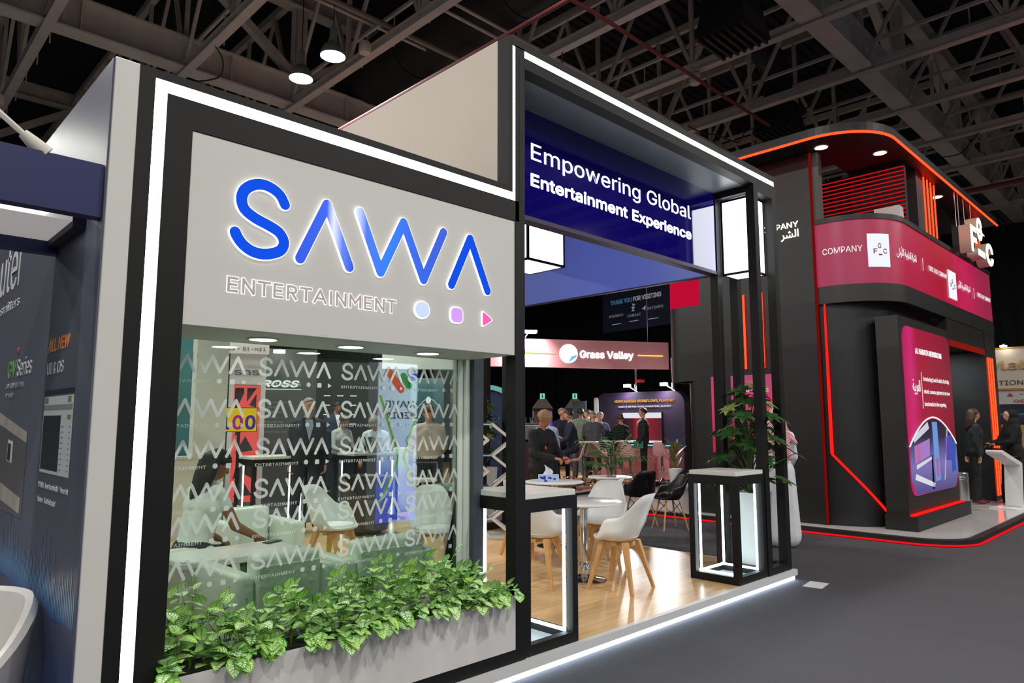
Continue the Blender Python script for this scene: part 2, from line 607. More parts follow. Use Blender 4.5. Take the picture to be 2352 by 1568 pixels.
# high-bay lamps: housing and the light it gives
LAMPGLOW = glow('lamp glass', '#fff6e6', 14.0, sample=False)
LAMPBODY = mat('lamp housing', '#aeb0ae', .35, metal=.6)
proto = None
for i, (x, y) in enumerate(LAMPS):
    if (x, y) == (5.42, 9.70): lb = 'bright high-bay lamp hanging highest above the white sign wall'
    elif (x, y) == (5.41, 10.75): lb = 'bright high-bay lamp hanging lower beside its twin above the sign wall'
    else: lb = 'high-bay lamp ' + {-7.7: 'in the second row behind the viewpoint', -1.8: 'in the row over the aisle', 3.9: 'in the row over the sign wall', 10.75: 'in the row beyond the stand', 17.0: 'in the last row by the back curtain'}[y] + ', ' + {-6.0: 'far left', -.3: 'left of the partition', 5.41: 'in the middle', 11.6: 'towards the dark stand', 17.6: 'farthest right'}[x]
    if proto is None:
        t = proto = thing('high_bay_lamp', lb, 'lamp', (x, y, 7.5), group='high-bay lamps')
        MB().lathe([(.2, 0), (.195, .05), (.17, .13), (.12, .2), (.08, .24), (.08, .28), (0, .28)], 28).build('reflector', LAMPBODY, t, smooth=True)
        MB().lathe([(0, .03), (.19, .03)], 28).build('lens', LAMPGLOW, t)
        MB().lathe([(0, .28), (.055, .28), (.06, .3), (.06, .48), (.04, .52), (0, .52)], 16).build('ballast', LAMPBODY, t, smooth=True)
        MB().tube([(0, 0, .52), (0, 0, 3.1)], .008).build('hook', CABLE, t)
    else:
        copy_tree(proto, None, (x, y, 7.5), 0, lb)
    area_light('high_bay_light', (x, y, 7.49), .36, HALL_W, (1.0, .965, .92))
# ================================================================== MAIN STAND
FY = 3.25
WOOD = bpy.data.materials.new('light oak laminate')
WOOD.use_nodes = True
nt = WOOD.node_tree
b = nt.nodes['Principled BSDF']
b.inputs['Roughness'].default_value = .28
tc = nt.nodes.new('ShaderNodeTexCoord')
oi = nt.nodes.new('ShaderNodeObjectInfo')
mp = nt.nodes.new('ShaderNodeMapping'); mp.inputs['Scale'].default_value = (1.2, 9, 9)
ad = nt.nodes.new('ShaderNodeVectorMath'); ad.operation = 'ADD'
sc_ = nt.nodes.new('ShaderNodeVectorMath'); sc_.operation = 'SCALE'; sc_.inputs['Scale'].default_value = 3.7
nt.links.new(oi.outputs['Location'], sc_.inputs[0])
nt.links.new(tc.outputs['Object'], ad.inputs[0]); nt.links.new(sc_.outputs[0], ad.inputs[1])
nt.links.new(ad.outputs[0], mp.inputs['Vector'])
ns = nt.nodes.new('ShaderNodeTexNoise'); ns.inputs['Scale'].default_value = 2.2; ns.inputs['Detail'].default_value = 6
nt.links.new(mp.outputs[0], ns.inputs['Vector'])
rp = nt.nodes.new('ShaderNodeValToRGB')
rp.color_ramp.elements[0].position = .3; rp.color_ramp.elements[0].color = (*hexc('#c39a66'), 1)
rp.color_ramp.elements[1].position = .72; rp.color_ramp.elements[1].color = (*hexc('#dcbb8b'), 1)
nt.links.new(ns.outputs['Fac'], rp.inputs['Fac'])
hs = nt.nodes.new('ShaderNodeHueSaturation')
mr = nt.nodes.new('ShaderNodeMapRange'); mr.inputs['To Min'].default_value = .93; mr.inputs['To Max'].default_value = 1.05
nt.links.new(oi.outputs['Random'], mr.inputs['Value']); nt.links.new(mr.outputs[0], hs.inputs['Value'])
nt.links.new(rp.outputs['Color'], hs.inputs['Color']); nt.links.new(hs.outputs['Color'], b.inputs['Base Color'])

KERB = mat('white kerb profile', '#d2d2d0', .4)
t = thing('booth_platform', 'low platform with light oak floor and glowing white edge', 'platform', (0, 0, 0))
PLAT = t
MB().box(.88, 7.22, 3.32, 9.72, 0, .088).build('deck_core', MATBLACK, t)
MB().box(.88, 7.25, 3.215, 3.25, .042, .101).box(.88, 7.25, 3.25, 3.262, .096, .101).build('kerb', KERB, t)
MB().box(7.22, 7.25, 3.25, 9.75, .0, .101).build('side_kerb', KERB, t)
MB().box(.9, 7.2, 3.224, 3.234, .006, .041).build('led_strip', glow('kerb led', '#d6e8ff', 14.0), t)
pm = {}
for r_ in range(34):
    y0 = 3.262 + r_ * .192
    x = .88 - (r_ * 0.53) % 1.38
    while x < 7.22:
        x0, x1 = max(x, .88), min(x + 1.38, 7.22)
        if x1 - x0 > .03:
            key = round(x1 - x0, 3)
            if key not in pm:
                pm[key] = MB().box(.0006, key - .0006, .0005, .1915, .088, .1).mesh('plank', WOOD)
            link('plank', pm[key], t, (x0, y0, 0))
        x += 1.38

sh_ = thing('paper_sheet', 'small white paper sheet lying on the carpet at the platform corner', 'paper', (7.12, 2.98, 0), R(8))
MB().box(-.14, .14, -.09, .09, .001, .003).build('sheet', GLOSSWHITE, sh_)

# ---- partition wall with the neighbour's print on its far side
NAVY = mat('navy print', '#2e3550', .32, noise=.12, nscale=.9)
t = thing('partition_wall', 'tall white partition end beside the neighbouring navy stand', 'wall', (0, 0, 0))
MB().bevbox(.775, .875, 3.25, 9.75, 0, 3.18, .004, 1).build('wall_panel', WHITE, t)
gp = MB().box(.767, .775, 3.252, 9.75, 0, 3.17).build('graphic_print', grad_mat('navy print with painted haze', [(0, '#1a2756'), (.16, '#2a447c'), (.27, '#4a4f63'), (.55, '#5b5f6c'), (1, '#484a5c')], 'z', 0, 3.2, rough=.36, wave=.25, spec=.22), t)  # greyer middle tones paint in the haze of the hall reflected on the gloss
AUR = grad_mat('aurora print', [(0, '#1d3f86'), (.28, '#5d92c0'), (.4, '#5b86b4'), (1, '#3a4668')], 'z', .74, 1.12, rough=.25)
m = MB()
random.seed(7)
for k in range(60):
    y = 3.27 + k * .028
    zc = .86 + .015 * math.sin(k * .4)
    h = .05 + .2 * random.random() ** 2
    m.add([(.7660, y, zc - .1), (.7660, y + .026, zc - .1), (.7660, y + .02, zc + h), (.7660, y + .008, zc + h)], [(0, 1, 2, 3)])
m.build('aurora_streaks', AUR, gp)
PW = mat('white print', '#c9ccd2', .4)
PG = mat('green print', '#5f9a4e', .4)
PO = mat('orange print', '#d98a4e', .4)
PGR = mat('grey print', '#8b8d93', .4)
PDK = mat('dark print', '#2c3038', .4)
PRD = mat('red print', '#a84a55', .4)
FL = (R(90), 0, R(-90))        # lettering facing -x reads towards -y
def onwall(s, m, y, z, size, width=None, **k):
    me = text_mesh(s, size, m=m, ext=.0008, **k)
    if width: fit_width(me, width)
    return link('lettering', me, gp, (.7655, y, z), FL)
onwall('outer', PW, 5.95, 2.42, .62, width=1.0)
onwall('Radio Transmitters', PW, 6.45, 2.29, .12, width=1.49)
onwall('GV', PG, 5.15, 1.86, .19, width=.26, offset=.003)
onwall('*', PRD, 4.9, 1.95, .16, width=.06)
onwall('Series', PW, 4.86, 1.86, .19, width=.4)
onwall('3.5kW - 80kW Digital & Analog', PGR, 5.17, 1.795, .06, width=.52)
onwall('FM Transmitter', PGR, 5.165, 1.74, .06, width=.27)
onwall('ALL NEW', PO, 4.085, 1.942, .115, width=.43, offset=.002, shear=.12)
onwall('UI & OS', PW, 4.075, 1.83, .11, width=.33)
onwall('HTML5   Low bandwidth   Powerful', PW, 4.08, 1.288, .05, width=.58)
onwall('Secure   Sophisticated', PW, 4.073, 1.22, .05, width=.36)
def flat(y0, y1, z0, z1, m, nm='print_patch', x=.7662):
    return MB().box(x - .0006, x, y1, y0, z0, z1).build(nm, m, gp)
flat(4.08, 3.51, 1.36, 1.72, PW, 'screen_print')
flat(4.08, 3.51, 1.73, 1.752, PDK)
for args in ((4.075, 3.52, 1.655, 1.68, PGR), (4.065, 3.99, 1.688, 1.715, PG), (3.61, 3.55, 1.688, 1.715, PG), (4.07, 3.72, 1.375, 1.63, PDK), (3.6, 3.54, 1.612, 1.632, PG)):
    flat(*args, x=.7655)
for k in range(9):
    flat(3.7, 3.66, 1.575 - k * .024, 1.581 - k * .024, PGR, x=.7655)
    flat(3.56, 3.535, 1.575 - k * .024, 1.581 - k * .024, PGR, x=.7655)
m = MB().prism([(5.4, 1.1), (4.43, 1.1), (4.43, 1.55), (5.4, 1.68)], .7655, .766, 'yz')
m.build('cabinet_print', mat('cabinet print', '#5a5b5e', .35, noise=.1, nscale=2), gp)
MB().prism([(5.4, 1.6), (4.44, 1.49), (4.44, 1.545), (5.4, 1.67)], .7650, .7655, 'yz').prism([(5.4, 1.17), (4.5, 1.12), (4.5, 1.2), (5.4, 1.27)], .7650, .7655, 'yz').build('cabinet_band', mat('band print', '#a9a49d', .3, noise=.2, nscale=7, stretch=(0, 1, 0)), gp)
MB().prism([(4.95, 1.38), (4.8, 1.37), (4.8, 1.49), (4.95, 1.5)], .7646, .7650, 'yz').build('display_print', PW, gp)
MB().prism([(4.94, 1.385), (4.85, 1.378), (4.85, 1.475), (4.94, 1.48)], .7642, .7646, 'yz').build('display_dark', PDK, gp)

# ---- neighbour's header, light panel, lamp arm, tub chair
NAVYP = mat('navy painted beam', '#0f1752', .45, noise=.05, nscale=3)
t = thing('header_frame', 'navy overhead frame with lit white panel of the neighbouring stand', 'frame', (0, 0, 0))
MB().box(-3.0, .765, 3.27, 3.34, 2.46, 2.69).build('front_beam', NAVYP, t)
MB().box(-3.0, .765, 4.02, 4.09, 2.43, 2.49).build('rear_beam', NAVYP, t)
MB().box(.715, .765, 3.52, 4.02, 2.46, 2.60).build('end_beam', mat('dark navy edge', '#171b33', .6), t)
MB().box(-3.0, .715, 3.53, 4.02, 2.49, 2.51).build('ceiling_panel', mat('backlit pale panel', '#c6c3c1', .5, emit='#cfcac8', es=.42), t)
MB().box(-1.6, .62, 3.34, 3.52, 2.50, 2.52).build('light_panel', glow('neighbour light', '#ffffff', 3.0), t)
t = thing('lamp_arm', 'thin white lamp arm reaching to the navy header', 'lamp', (0, 0, 0))
MB().tube([(.0, 3.3, 3.12), (.5, 3.3, 2.735)], .012).build('rod', SPK, t, smooth=True)
MB().tube([(.475, 3.3, 2.755), (.51, 3.3, 2.727), (.56, 3.3, 2.69)], [.02, .028, .034], 14).build('head', SPK, t, smooth=True)
t = thing('tub_chair', 'glossy white tub chair standing against the navy printed wall', 'chair', (.36, 3.87, 0))
sh = MB()
prof = [(.0, .30), (.24, .30), (.285, .34), (.30, .5), (.325, .74), (.345, .82), (.375, .835), (.395, .8), (.385, .7), (.36, .45), (.33, .2), (.30, .04), (0, .04)]
sh.lathe(prof, 40)
for i, p in enumerate(sh.v):
    if p[2] > .3:
        a = math.atan2(p[1], p[0])
        k = max(0, math.cos(a + PI / 2)) ** 2
        sh.v[i] = (p[0], p[1], .3 + (p[2] - .3) * (1 - .55 * k))
sh.build('shell', mat('white leatherette', '#d9d7d2', .25), t, smooth=True)
MB().lathe([(0, .3), (.26, .3), (.28, .36), (.25, .42), (0, .43)], 32).build('seat_cushion', mat('white leatherette', '#d9d7d2', .25), t, smooth=True)

# ---- facade with the lit sign
t = thing('sign_facade', 'black front wall with white illuminated sign panel and bright led outline', 'wall', (0, 0, 0))
FAC = t
def fbox(nm, x0, x1, z0, z1, y0=FY, y1=3.36, m=BLACK, par=None):
    return MB().box(x0, x1, y0, y1, z0, z1).build(nm, m, par or FAC)
# black frame around a 5 cm led channel
fbox('frame_edge', .875, .940, 0, 3.18)
fbox('frame_stile', .993, 1.11, 0, 2.945)
fbox('frame_top_edge', .940, 3.19, 3.14, 3.18)
fbox('frame_header', .993, 3.25, 2.945, 3.085)
fbox('frame_back', .940, 3.25, 3.085, 3.14, 3.29, 3.36)
fbox('frame_back_side', .940, .993, 0, 3.085, 3.29, 3.36)
fbox('base_rail', 1.11, 3.215, .1, .19)
MB().box(.941, .992, 3.252, 3.285, 0, 3.139).build('led_strip', LED, FAC)
MB().box(.993, 3.25, 3.252, 3.285, 3.086, 3.139).build('led_strip', LED, FAC)
MB().bevbox(1.11, 3.215, 3.256, 3.30, 2.035, 2.945, .003, 1).build('sign_panel', WHITE, FAC)
SOFF = mat('white soffit', '#cfd2c8', .45)
MB().box(1.11, 3.215, 3.30, 3.80, 2.035, 2.06).build('soffit', SOFF, FAC)
MB().box(1.11, 3.25, 3.80, 3.84, 2.06, 3.18).build('inner_wall', WHITE, FAC)
MB().box(1.11, 3.25, 3.36, 3.80, 3.15, 3.178).build('top_cover', BLACK, FAC)
MB().box(.875, 1.11, 3.36, 3.80, 0, 3.178).build('side_return', BLACK, FAC)
DL = glow('downlight', '#f7fff2', 30.0)
for x in (1.62, 2.15, 2.71):
    dl = MB().lathe([(.088, 0), (.088, -.004), (.07, -.006), (.068, 0)], 32).build('downlight_ring', SOFF, FAC, loc=(x, 3.535, 2.035), smooth=True)
    MB().lathe([(0, -.004), (.072, -.004)], 32).build('lens', DL, dl)
# the sign letters
S_ = smooth_path([(1.57, 2.689), (1.545, 2.73), (1.505, 2.755), (1.455, 2.765), (1.405, 2.752), (1.364, 2.718), (1.349, 2.672), (1.365, 2.622), (1.42, 2.588), (1.487, 2.566), (1.546, 2.54), (1.573, 2.497), (1.56, 2.455), (1.52, 2.43), (1.465, 2.416), (1.41, 2.422), (1.366, 2.446), (1.337, 2.478), (1.326, 2.5)], 3)
A1_ = [(1.663, 2.428), (1.806, 2.742), (1.949, 2.428)]
W_ = [(2.007, 2.744), (2.148, 2.43), (2.298, 2.744), (2.447, 2.43), (2.593, 2.744)]
A2_ = [(2.659, 2.43), (2.807, 2.744), (2.956, 2.43)]
SBLUE = glow('sign blue', '#1652ea', 1.0, sample=False)
SBLUE_A = grad_mat('sign blue fold a', [(0, '#1652ea'), (.48, '#1f5cf0'), (.62, '#e8efff'), (.8, '#5b86f5'), (1, '#1f57ea')], 'x', 1.663, 1.96, es=1.0)
SBLUE_W = grad_mat('sign blue fold w', [(0, '#d8e4ff'), (.1, '#3d74f4'), (.35, '#0f7bff'), (.6, '#1a62ee'), (1, '#1552d8')], 'x', 1.99, 2.6, es=1.0)
RIM = glow('sign rim', '#ffffff', 1.6)
for P_, mt in ((S_, SBLUE), (A1_, SBLUE_A), (W_, SBLUE_W), (A2_, SBLUE)):
    l = MB().prism(stroke_outline(P_, .062), 3.243, 3.256).build('sign_letter', RIM, FAC)
    MB().prism(stroke_outline(P_, .054), 3.2405, 3.243).build('letter_face', mt, l)
GLY = {'E': [[(.9, 1), (.1, 1), (.1, 0), (.9, 0)], [(.1, .5), (.8, .5)]], 'N': [[(.08, 0), (.08, 1), (.92, 0), (.92, 1)]], 'T': [[(.0, 1), (1, 1)], [(.5, 1), (.5, 0)]],
       'R': [[(.1, 0), (.1, 1), (.55, 1), (.8, .93), (.88, .74), (.8, .55), (.55, .48), (.1, .48)], [(.5, .48), (.9, 0)]], 'A': [[(.0, 0), (.5, 1), (1, 0)], [(.2, .32), (.8, .32)]],
       'I': [[(.5, 0), (.5, 1)]], 'M': [[(.06, 0), (.06, 1), (.5, .35), (.94, 1), (.94, 0)]]}
GW = {'E': .05, 'N': .06, 'T': .055, 'R': .055, 'A': .064, 'I': .02, 'M': .07}
BEI = mat('letter fill', '#c6bab4', .5)
word = 'ENTERTAINMENT'
gap = (.955 - sum(GW[q] for q in word)) / (len(word) - 1)
x = 1.305
for ch in word:
    ol, fi = MB(), MB()
    for st in GLY[ch]:
        p_ = [(x + u * GW[ch], 2.2165 + v * .062) for u, v in st]
        for k in range(len(p_) - 1):
            q_ = .00025 * (k + (2 if st is not GLY[ch][0] else 0))
            for mb, wd, e, y0_, y1_ in ((ol, .0185, .0090, 3.2535 - q_ * .5, 3.2565), (fi, .0115, .0055, 3.2500 - q_, 3.2540)):
                A_, B_ = Vector(p_[k]), Vector(p_[k + 1]); tg = (B_ - A_).normalized(); nn = Vector((-tg.y, tg.x)) * wd / 2
                A_ = A_ - tg * e; B_ = B_ + tg * e
                mb.prism([tuple(A_ + nn), tuple(A_ - nn), tuple(B_ - nn), tuple(B_ + nn)], y0_, y1_)
    l = ol.build('sign_letter', RIM, FAC)
    fi.build('letter_fill', BEI, l)
    x += GW[ch] + gap
def badge(pts, pts2, c):
    l = MB().prism(pts, 3.245, 3.256).build('sign_shape', RIM, FAC)
    MB().prism(pts2, 3.2425, 3.245).build('shape_face', glow('badge ' + c, c, 1.0, False), l)
badge(ellipse(2.443, 2.251, .056, .053), ellipse(2.443, 2.251, .050, .047), '#cfe0ff')
badge(round_rect(2.655, 2.757, 2.197, 2.298, .035), round_rect(2.661, 2.751, 2.203, 2.292, .03), '#dba4fb')
def tri(x0, x1, z0, z1, g):
    zc = (z0 + z1) / 2
    return stroke_outline([(x0 + .02, z0 + .02), (x0 + .02, z1 - .02), (x1 - .025, zc), (x0 + .02, z0 + .022)], .001)
def rtri(cx, cz, r, k):
    c = [(cx - r * .75, cz - r), (cx - r * .75, cz + r), (cx + r, cz)]
    out = []
    for i in range(3):
        p = Vector(c[i]); a = Vector(c[i - 1]); n_ = Vector(c[(i + 1) % 3])
        e1 = p + (a - p).normalized() * k; e2 = p + (n_ - p).normalized() * k
        for q in range(5):
            s = q / 4
            out.append(tuple((1 - s) ** 2 * e1 + 2 * s * (1 - s) * p + s * s * e2))
    return out
badge(rtri(2.955, 2.247, .056, .02), rtri(2.954, 2.247, .047, .018), '#ff66b5')

# ---- window with frosted lettering
GLASS = bpy.data.materials.new('green tinted glass')
GLASS.use_nodes = True
nt = GLASS.node_tree
nt.nodes.clear()
out = nt.nodes.new('ShaderNodeOutputMaterial'); mx = nt.nodes.new('ShaderNodeMixShader')
tr = nt.nodes.new('ShaderNodeBsdfTransparent'); tr.inputs[0].default_value = (.86, .95, .89, 1)
gl = nt.nodes.new('ShaderNodeBsdfGlossy'); gl.inputs['Roughness'].default_value = .0; gl.inputs[0].default_value = (.95, 1, .97, 1)
fr = nt.nodes.new('ShaderNodeFresnel'); fr.inputs[0].default_value = 1.55
nt.links.new(fr.outputs[0], mx.inputs[0]); nt.links.new(tr.outputs[0], mx.inputs[1]); nt.links.new(gl.outputs[0], mx.inputs[2]); nt.links.new(mx.outputs[0], out.inputs[0])
JAMB = mat('white aluminium', '#d6dfd6', .35)
t = thing('window_1', 'large shop window with frosted repeated lettering above the planter', 'window', (0, 0, 0), kind='structure')
WIN = t
MB().box(3.165, 3.205, 3.765, 3.83, .1, 2.035).box(3.21, 3.248, 3.74, 3.83, .1, 2.035).build('window_frame', JAMB, t)
MB().box(1.11, 3.165, 3.77, 3.82, .19, .24).build('window_sill', JAMB, t)
gpane = MB().box(1.11, 3.165, 3.78, 3.788, .24, 2.035).build('pane', GLASS, t)
FROST = bpy.data.materials.new('frosted film')
FROST.use_nodes = True
nt = FROST.node_tree
b = nt.nodes['Principled BSDF']
b.inputs['Base Color'].default_value = (.74, .78, .76, 1); b.inputs['Roughness'].default_value = .6; b.inputs['Alpha'].default_value = .72
K = .268
def kx(p): return ((p[0] - 1.30) * K, (p[1] - 2.79) * K)
m = MB()
for P_ in (S_, A1_, W_, A2_):
    m.prism(stroke_outline([kx(p) for p in P_], .0165), 0, 0)
m.prism(ellipse(*kx((2.443, 2.251)), .0135, .0135), 0, 0)
m.prism(round_rect(*[kx((a, 0))[0] for a in (2.655, 2.757)], *[kx((0, a))[1] for a in (2.197, 2.298)], .006), 0, 0)
c_ = kx((2.955, 2.247)); m.prism(rtri(c_[0], c_[1], .0145, .005), 0, 0)
me = text_mesh('ENTERTAINMENT', .031, ext=0, offset=.0004, spacing=1.1); fit_width(me, .258)
o_ = Vector((0, 0, 0)); x0_, z0_ = kx((1.305, 2.205))
m.add([(v.co.x + x0_, 0, v.co.y + z0_) for v in me.vertices], [p.vertices[:] for p in me.polygons])
dec = m.mesh('decal', FROST)
for zi, z in enumerate((1.962, 1.728, 1.512, 1.288, 1.126, .905)):
    for xi, x in enumerate((1.19, 1.714, 2.238, 2.733)):
        if xi == 0:   # only what is left of the frame edge shows: the film is cut there
            pass
        if xi == 3 or xi == 0:
            continue
        link('decal', dec, gpane, (x, 3.7785, z), (0, 0, 0))
def cut_decal(x0, x1, off):
    bm = bmesh.new(); bm.from_mesh(dec)
    for xc, nn in ((x0, -1), (x1, 1)):
        bmesh.ops.bisect_plane(bm, geom=bm.verts[:] + bm.edges[:] + bm.faces[:], plane_co=(xc - off, 0, 0), plane_no=(nn, 0, 0), clear_outer=True)
    me = bpy.data.meshes.new('decal'); bm.to_mesh(me); bm.free()
    me.materials.append(FROST)
    return me
dl_, dr_ = cut_decal(1.112, 9, 1.19), cut_decal(-9, 3.163, 2.733)
for z in (1.962, 1.728, 1.512, 1.288, 1.126, .905):
    link('decal', dl_, gpane, (1.19, 3.7785, z))
    link('decal', dr_, gpane, (2.733, 3.7785, z))

# ---- planter trough
t = thing('planter_trough', 'long white planter trough in front of the window', 'planter', (0, 0, 0))
PLANTW = mat('white stained planter', '#d3d0cd', .5, noise=.07, nscale=2.5, stretch=(3, 3, .7))
m = MB().box(1.112, 3.212, 3.248, 3.262, .18, .505).box(1.112, 3.212, 3.66, 3.674, .18, .505).box(1.112, 1.126, 3.262, 3.66, .18, .505).box(3.198, 3.212, 3.262, 3.66, .18, .505)
m.build('trough', PLANTW, t)
MB().box(1.126, 3.198, 3.262, 3.66, .18, .44).build('soil', mat('dark soil', '#1c2412', .9), t)

# ---- lit gateway
t = thing('lit_gateway', 'tall black gateway with bright led outline and dark ceiling', 'gateway', (0, 0, 0))
GATE = t
DKGREY = mat('satin dark grey', '#6a737a', .35)
fbox('post', 3.215, 3.305, .1, 4.2, FY, 3.34, BLACK, t)
fbox('edge_stile', 3.15, 3.19, 3.18, 4.25, FY, 3.36, BLACK, t)
fbox('inner_stile', 3.25, 3.305, 3.085, 4.14, FY - .002, 3.338, BLACK, t)
fbox('top_edge', 3.19, 7.2, 4.19, 4.25, FY, 3.36, BLACK, t)
fbox('lower_edge', 3.305, 7.2, 4.06, 4.14, FY, 3.36, BLACK, t)
fbox('led_back', 3.19, 7.2, 4.14, 4.19, 3.29, 3.36, BLACK, t)
MB().box(3.191, 3.249, 3.252, 3.285, 3.139, 4.189).build('led_strip', LED, t)
MB().box(3.249, 7.17, 3.252, 3.285, 4.141, 4.189).build('led_strip', LED, t)
MB().box(3.305, 7.2, 3.36, 3.70, 4.06, 4.08).build('ceiling_panel', DKGREY, t)
CREAM = mat('cream side panel', '#b3a99e', .55, noise=.02, nscale=1.5)
MB().box(3.15, 3.185, 3.36, 7.9, 3.18, 4.25).build('side_panel', CREAM, t)
MB().box(3.19, 7.2, 3.36, 7.9, 4.22, 4.25).build('roof_panel', BLACK, t)
MB().box(3.36, 6.69, 4.55, 5.15, 4.09, 4.2).build('cross_beam', BLACK, t)
for x in (6.69, 7.11):
    for y in (3.25, 3.69):
        fbox('post', x, x + .09, .1, 4.06, y, y + .09, BLACK, t)
for z in (.1, 3.99):
    fbox('tower_rail', 6.78, 7.11, z, z + .07, 3.25, 3.34, BLACK, t)
    fbox('tower_rail', 6.78, 7.11, z, z + .07, 3.69, 3.78, BLACK, t)
    fbox('tower_rail', 6.69, 6.78, z, z + .07, 3.34, 3.69, BLACK, t)
    fbox('tower_rail', 7.11, 7.2, z, z + .07, 3.34, 3.69, BLACK, t)
fbox('post', 3.25, 3.34, .1, 4.2, 3.70, 3.79, mat('slate post', '#3c464c', .5), t)
for x in (6.62, 7.09):
    for y in (7.36, 7.80):
        fbox('post', x, x + .09, .1, 4.2, y, y + .09, BLACK, t)
fbox('tower_rail', 6.71, 7.09, .1, .19, 7.36, 7.45, BLACK, t)
fbox('tower_rail', 6.71, 7.09, .1, .19, 7.80, 7.89, BLACK, t)
fbox('tower_rail', 6.62, 6.71, .1, .19, 7.45, 7.80, BLACK, t)
FASC = mat('light blue fascia', '#7288ff', .4)
MB().box(6.69, 6.74, 3.78, 7.36, 3.175, 4.2).build('side_fascia', FASC, t)
MB().box(6.688, 6.742, 3.78, 7.36, 3.16, 3.175).build('fascia_edge', mat('violet edge', '#2a1a4a', .5), t)
BLUE = mat('gloss navy acrylic', '#10086e', .06, coat=1.0)
MB().box(3.3, 6.69, 3.70, 3.78, 3.2, 4.06).build('banner_panel', BLUE, t)
MB().box(3.3, 6.69, 3.695, 3.80, 3.165, 3.2).build('banner_edge', mat('violet edge', '#2a1a4a', .5), t)
LIT = glow('lit lettering', '#ffffff', 2.6, sample=False)
words(['Empowering', 'Global'], LIT, t, (3.835, 3.6985, 3.672), .262, 2.36, ext=.001)
words(['Entertainment', 'Experience'], LIT, t, (3.835, 3.6985, 3.457), .188, 2.36, bold=.0048, ext=.001)

def lightbox(x0, x1, y0, y1, z0, z1, lb):
    t = thing('light_box', lb, 'light box', ((x0 + x1) / 2, (y0 + y1) / 2, z0), group='glowing white light boxes')
    a, c, h = (x1 - x0) / 2, (y1 - y0) / 2, z1 - z0
    MB().box(-a + .006, a - .006, -c + .006, c - .006, .006, h - .006).build('diffuser', LEDSOFT, t)
    m = MB(); e = .022
    for sx in (-1, 1):
        for sy in (-1, 1):
            m.box(sx * a - (e if sx > 0 else 0), sx * a + (0 if sx > 0 else e), sy * c - (e if sy > 0 else 0), sy * c + (0 if sy > 0 else e), 0, h)
    for z in (0, h - e):
        for sx in (-1, 1):
            m.box(sx * a - (e if sx > 0 else 0), sx * a + (0 if sx > 0 else e), -c, c, z, z + e)
        for sy in (-1, 1):
            m.box(-a, a, sy * c - (e if sy > 0 else 0), sy * c + (0 if sy > 0 else e), z, z + e)
    m.build('frame', mat('box frame', '#15171c', .5), t)
lightbox(6.785, 7.105, 3.345, 3.685, 3.16, 3.985, 'glowing white light box between the posts at the end of the gateway')
lightbox(4.72, 5.26, 4.6, 5.1, 3.16, 4.09, 'glowing white light box hanging behind the navy banner')

# ---- counters with led-lit frames
TOPW = mat('white counter top', '#e2e2dc', .3)
def counter(x0, x1, y0, y1, lb, z0=.1, z1=1.13, b=.05, leds='bl', group='black framed counters'):
    t = thing('display_counter', lb, 'counter', (0, 0, 0), group=group)
    zt = z1 - .04
    for x in (x0, x1 - b):
        for y in (y0, y1 - b):
            MB().box(x, x + b, y, y + b, z0, zt).build('post', BLACK, t)
    for z in (z0, zt - .085):
        h = .07 if z == z0 else .085
        for y in (y0, y1 - b):
            MB().box(x0 + b, x1 - b, y, y + b, z, z + h).build('rail', BLACK, t)
        for x in (x0, x1 - b):
            MB().box(x, x + b, y0 + b, y1 - b, z, z + h).build('rail', BLACK, t)
    MB().box(x0 + b, x1 - b, y0 + b, y1 - b, z0, z0 + .012).build('base_plate', mat('grey base plate', '#8d979a', .35), t)
    MB().bevbox(x0 + .008, x1 - .008, y0 + .008, y1 - .008, zt, z1, .003, 1).build('counter_top', TOPW, t)
    m = MB(); c = .012
    zb, zh = z0 + .07, zt - .085
    m.box(x1 - b - c, x1 - b, y1 - b - .03, y1 - b - .012, zb, zh)          # back right upright
    m.box(x0 + b + .0, x0 + b + c, y1 - b - .03, y1 - b - .012, zb, zh)     # back left upright
    m.box(x1 - b - .03, x1 - b - .012, y0 + b, y0 + b + c, zb, zh)          # front right upright
    m.box(x0 + b + c, x1 - b - c, y1 - b - .03, y1 - b - .012, zb, zb + .018)
    m.box(x1 - b - .03, x1 - b - .012, y0 + b, y1 - b, zb, zb + .018)
    m.box(x0 + b, x0 + b + .018, y0 + b, y1 - b, zb, zb + .018)
    m.build('led_strip', glow('counter led', '#e9fbff', 9.0), t)
    return t
counter(3.31, 3.835, 3.26, 3.79, 'black framed counter with white top beside the gateway post and planter', b=.055)
counter(6.12, 6.685, 3.26, 3.77, 'led-lit black framed counter with white top beside the end tower', b=.06)
counter(4.15, 4.95, 9.2, 9.7, 'led-lit counter at the back of the stand behind the seated woman', group='led counters at the back of the stand')
counter(5.7, 6.5, 9.2, 9.7, 'led-lit counter at the back of the stand under the open laptop', group='led counters at the back of the stand')

# ---- back wall pieces of the stand
t = thing('back_wall', 'white back wall with column and low ledge behind the window', 'wall', (0, 0, 0))
MB().box(3.5, 3.93, 9.62, 9.75, .1, 3.1).build('column', WHITE, t)
MB().box(.88, 3.5, 9.62, 9.75, .1, 1.12).build('low_wall', WHITE, t)
MB().box(.88, 3.52, 9.59, 9.75, 1.12, 1.15).build('ledge', WHITE, t)
# ================================================================== FURNITURE
BEECH = mat('beech wood', '#c99a5e', .4, noise=.12, nscale=6, stretch=(6, 6, 1))
SHELLW = mat('white plastic shell', '#dcdedb', .35)
SHELLB = mat('black plastic shell', '#121213', .3)
SHELLP = mat('pink stool shell', '#d9a3a8', .4)

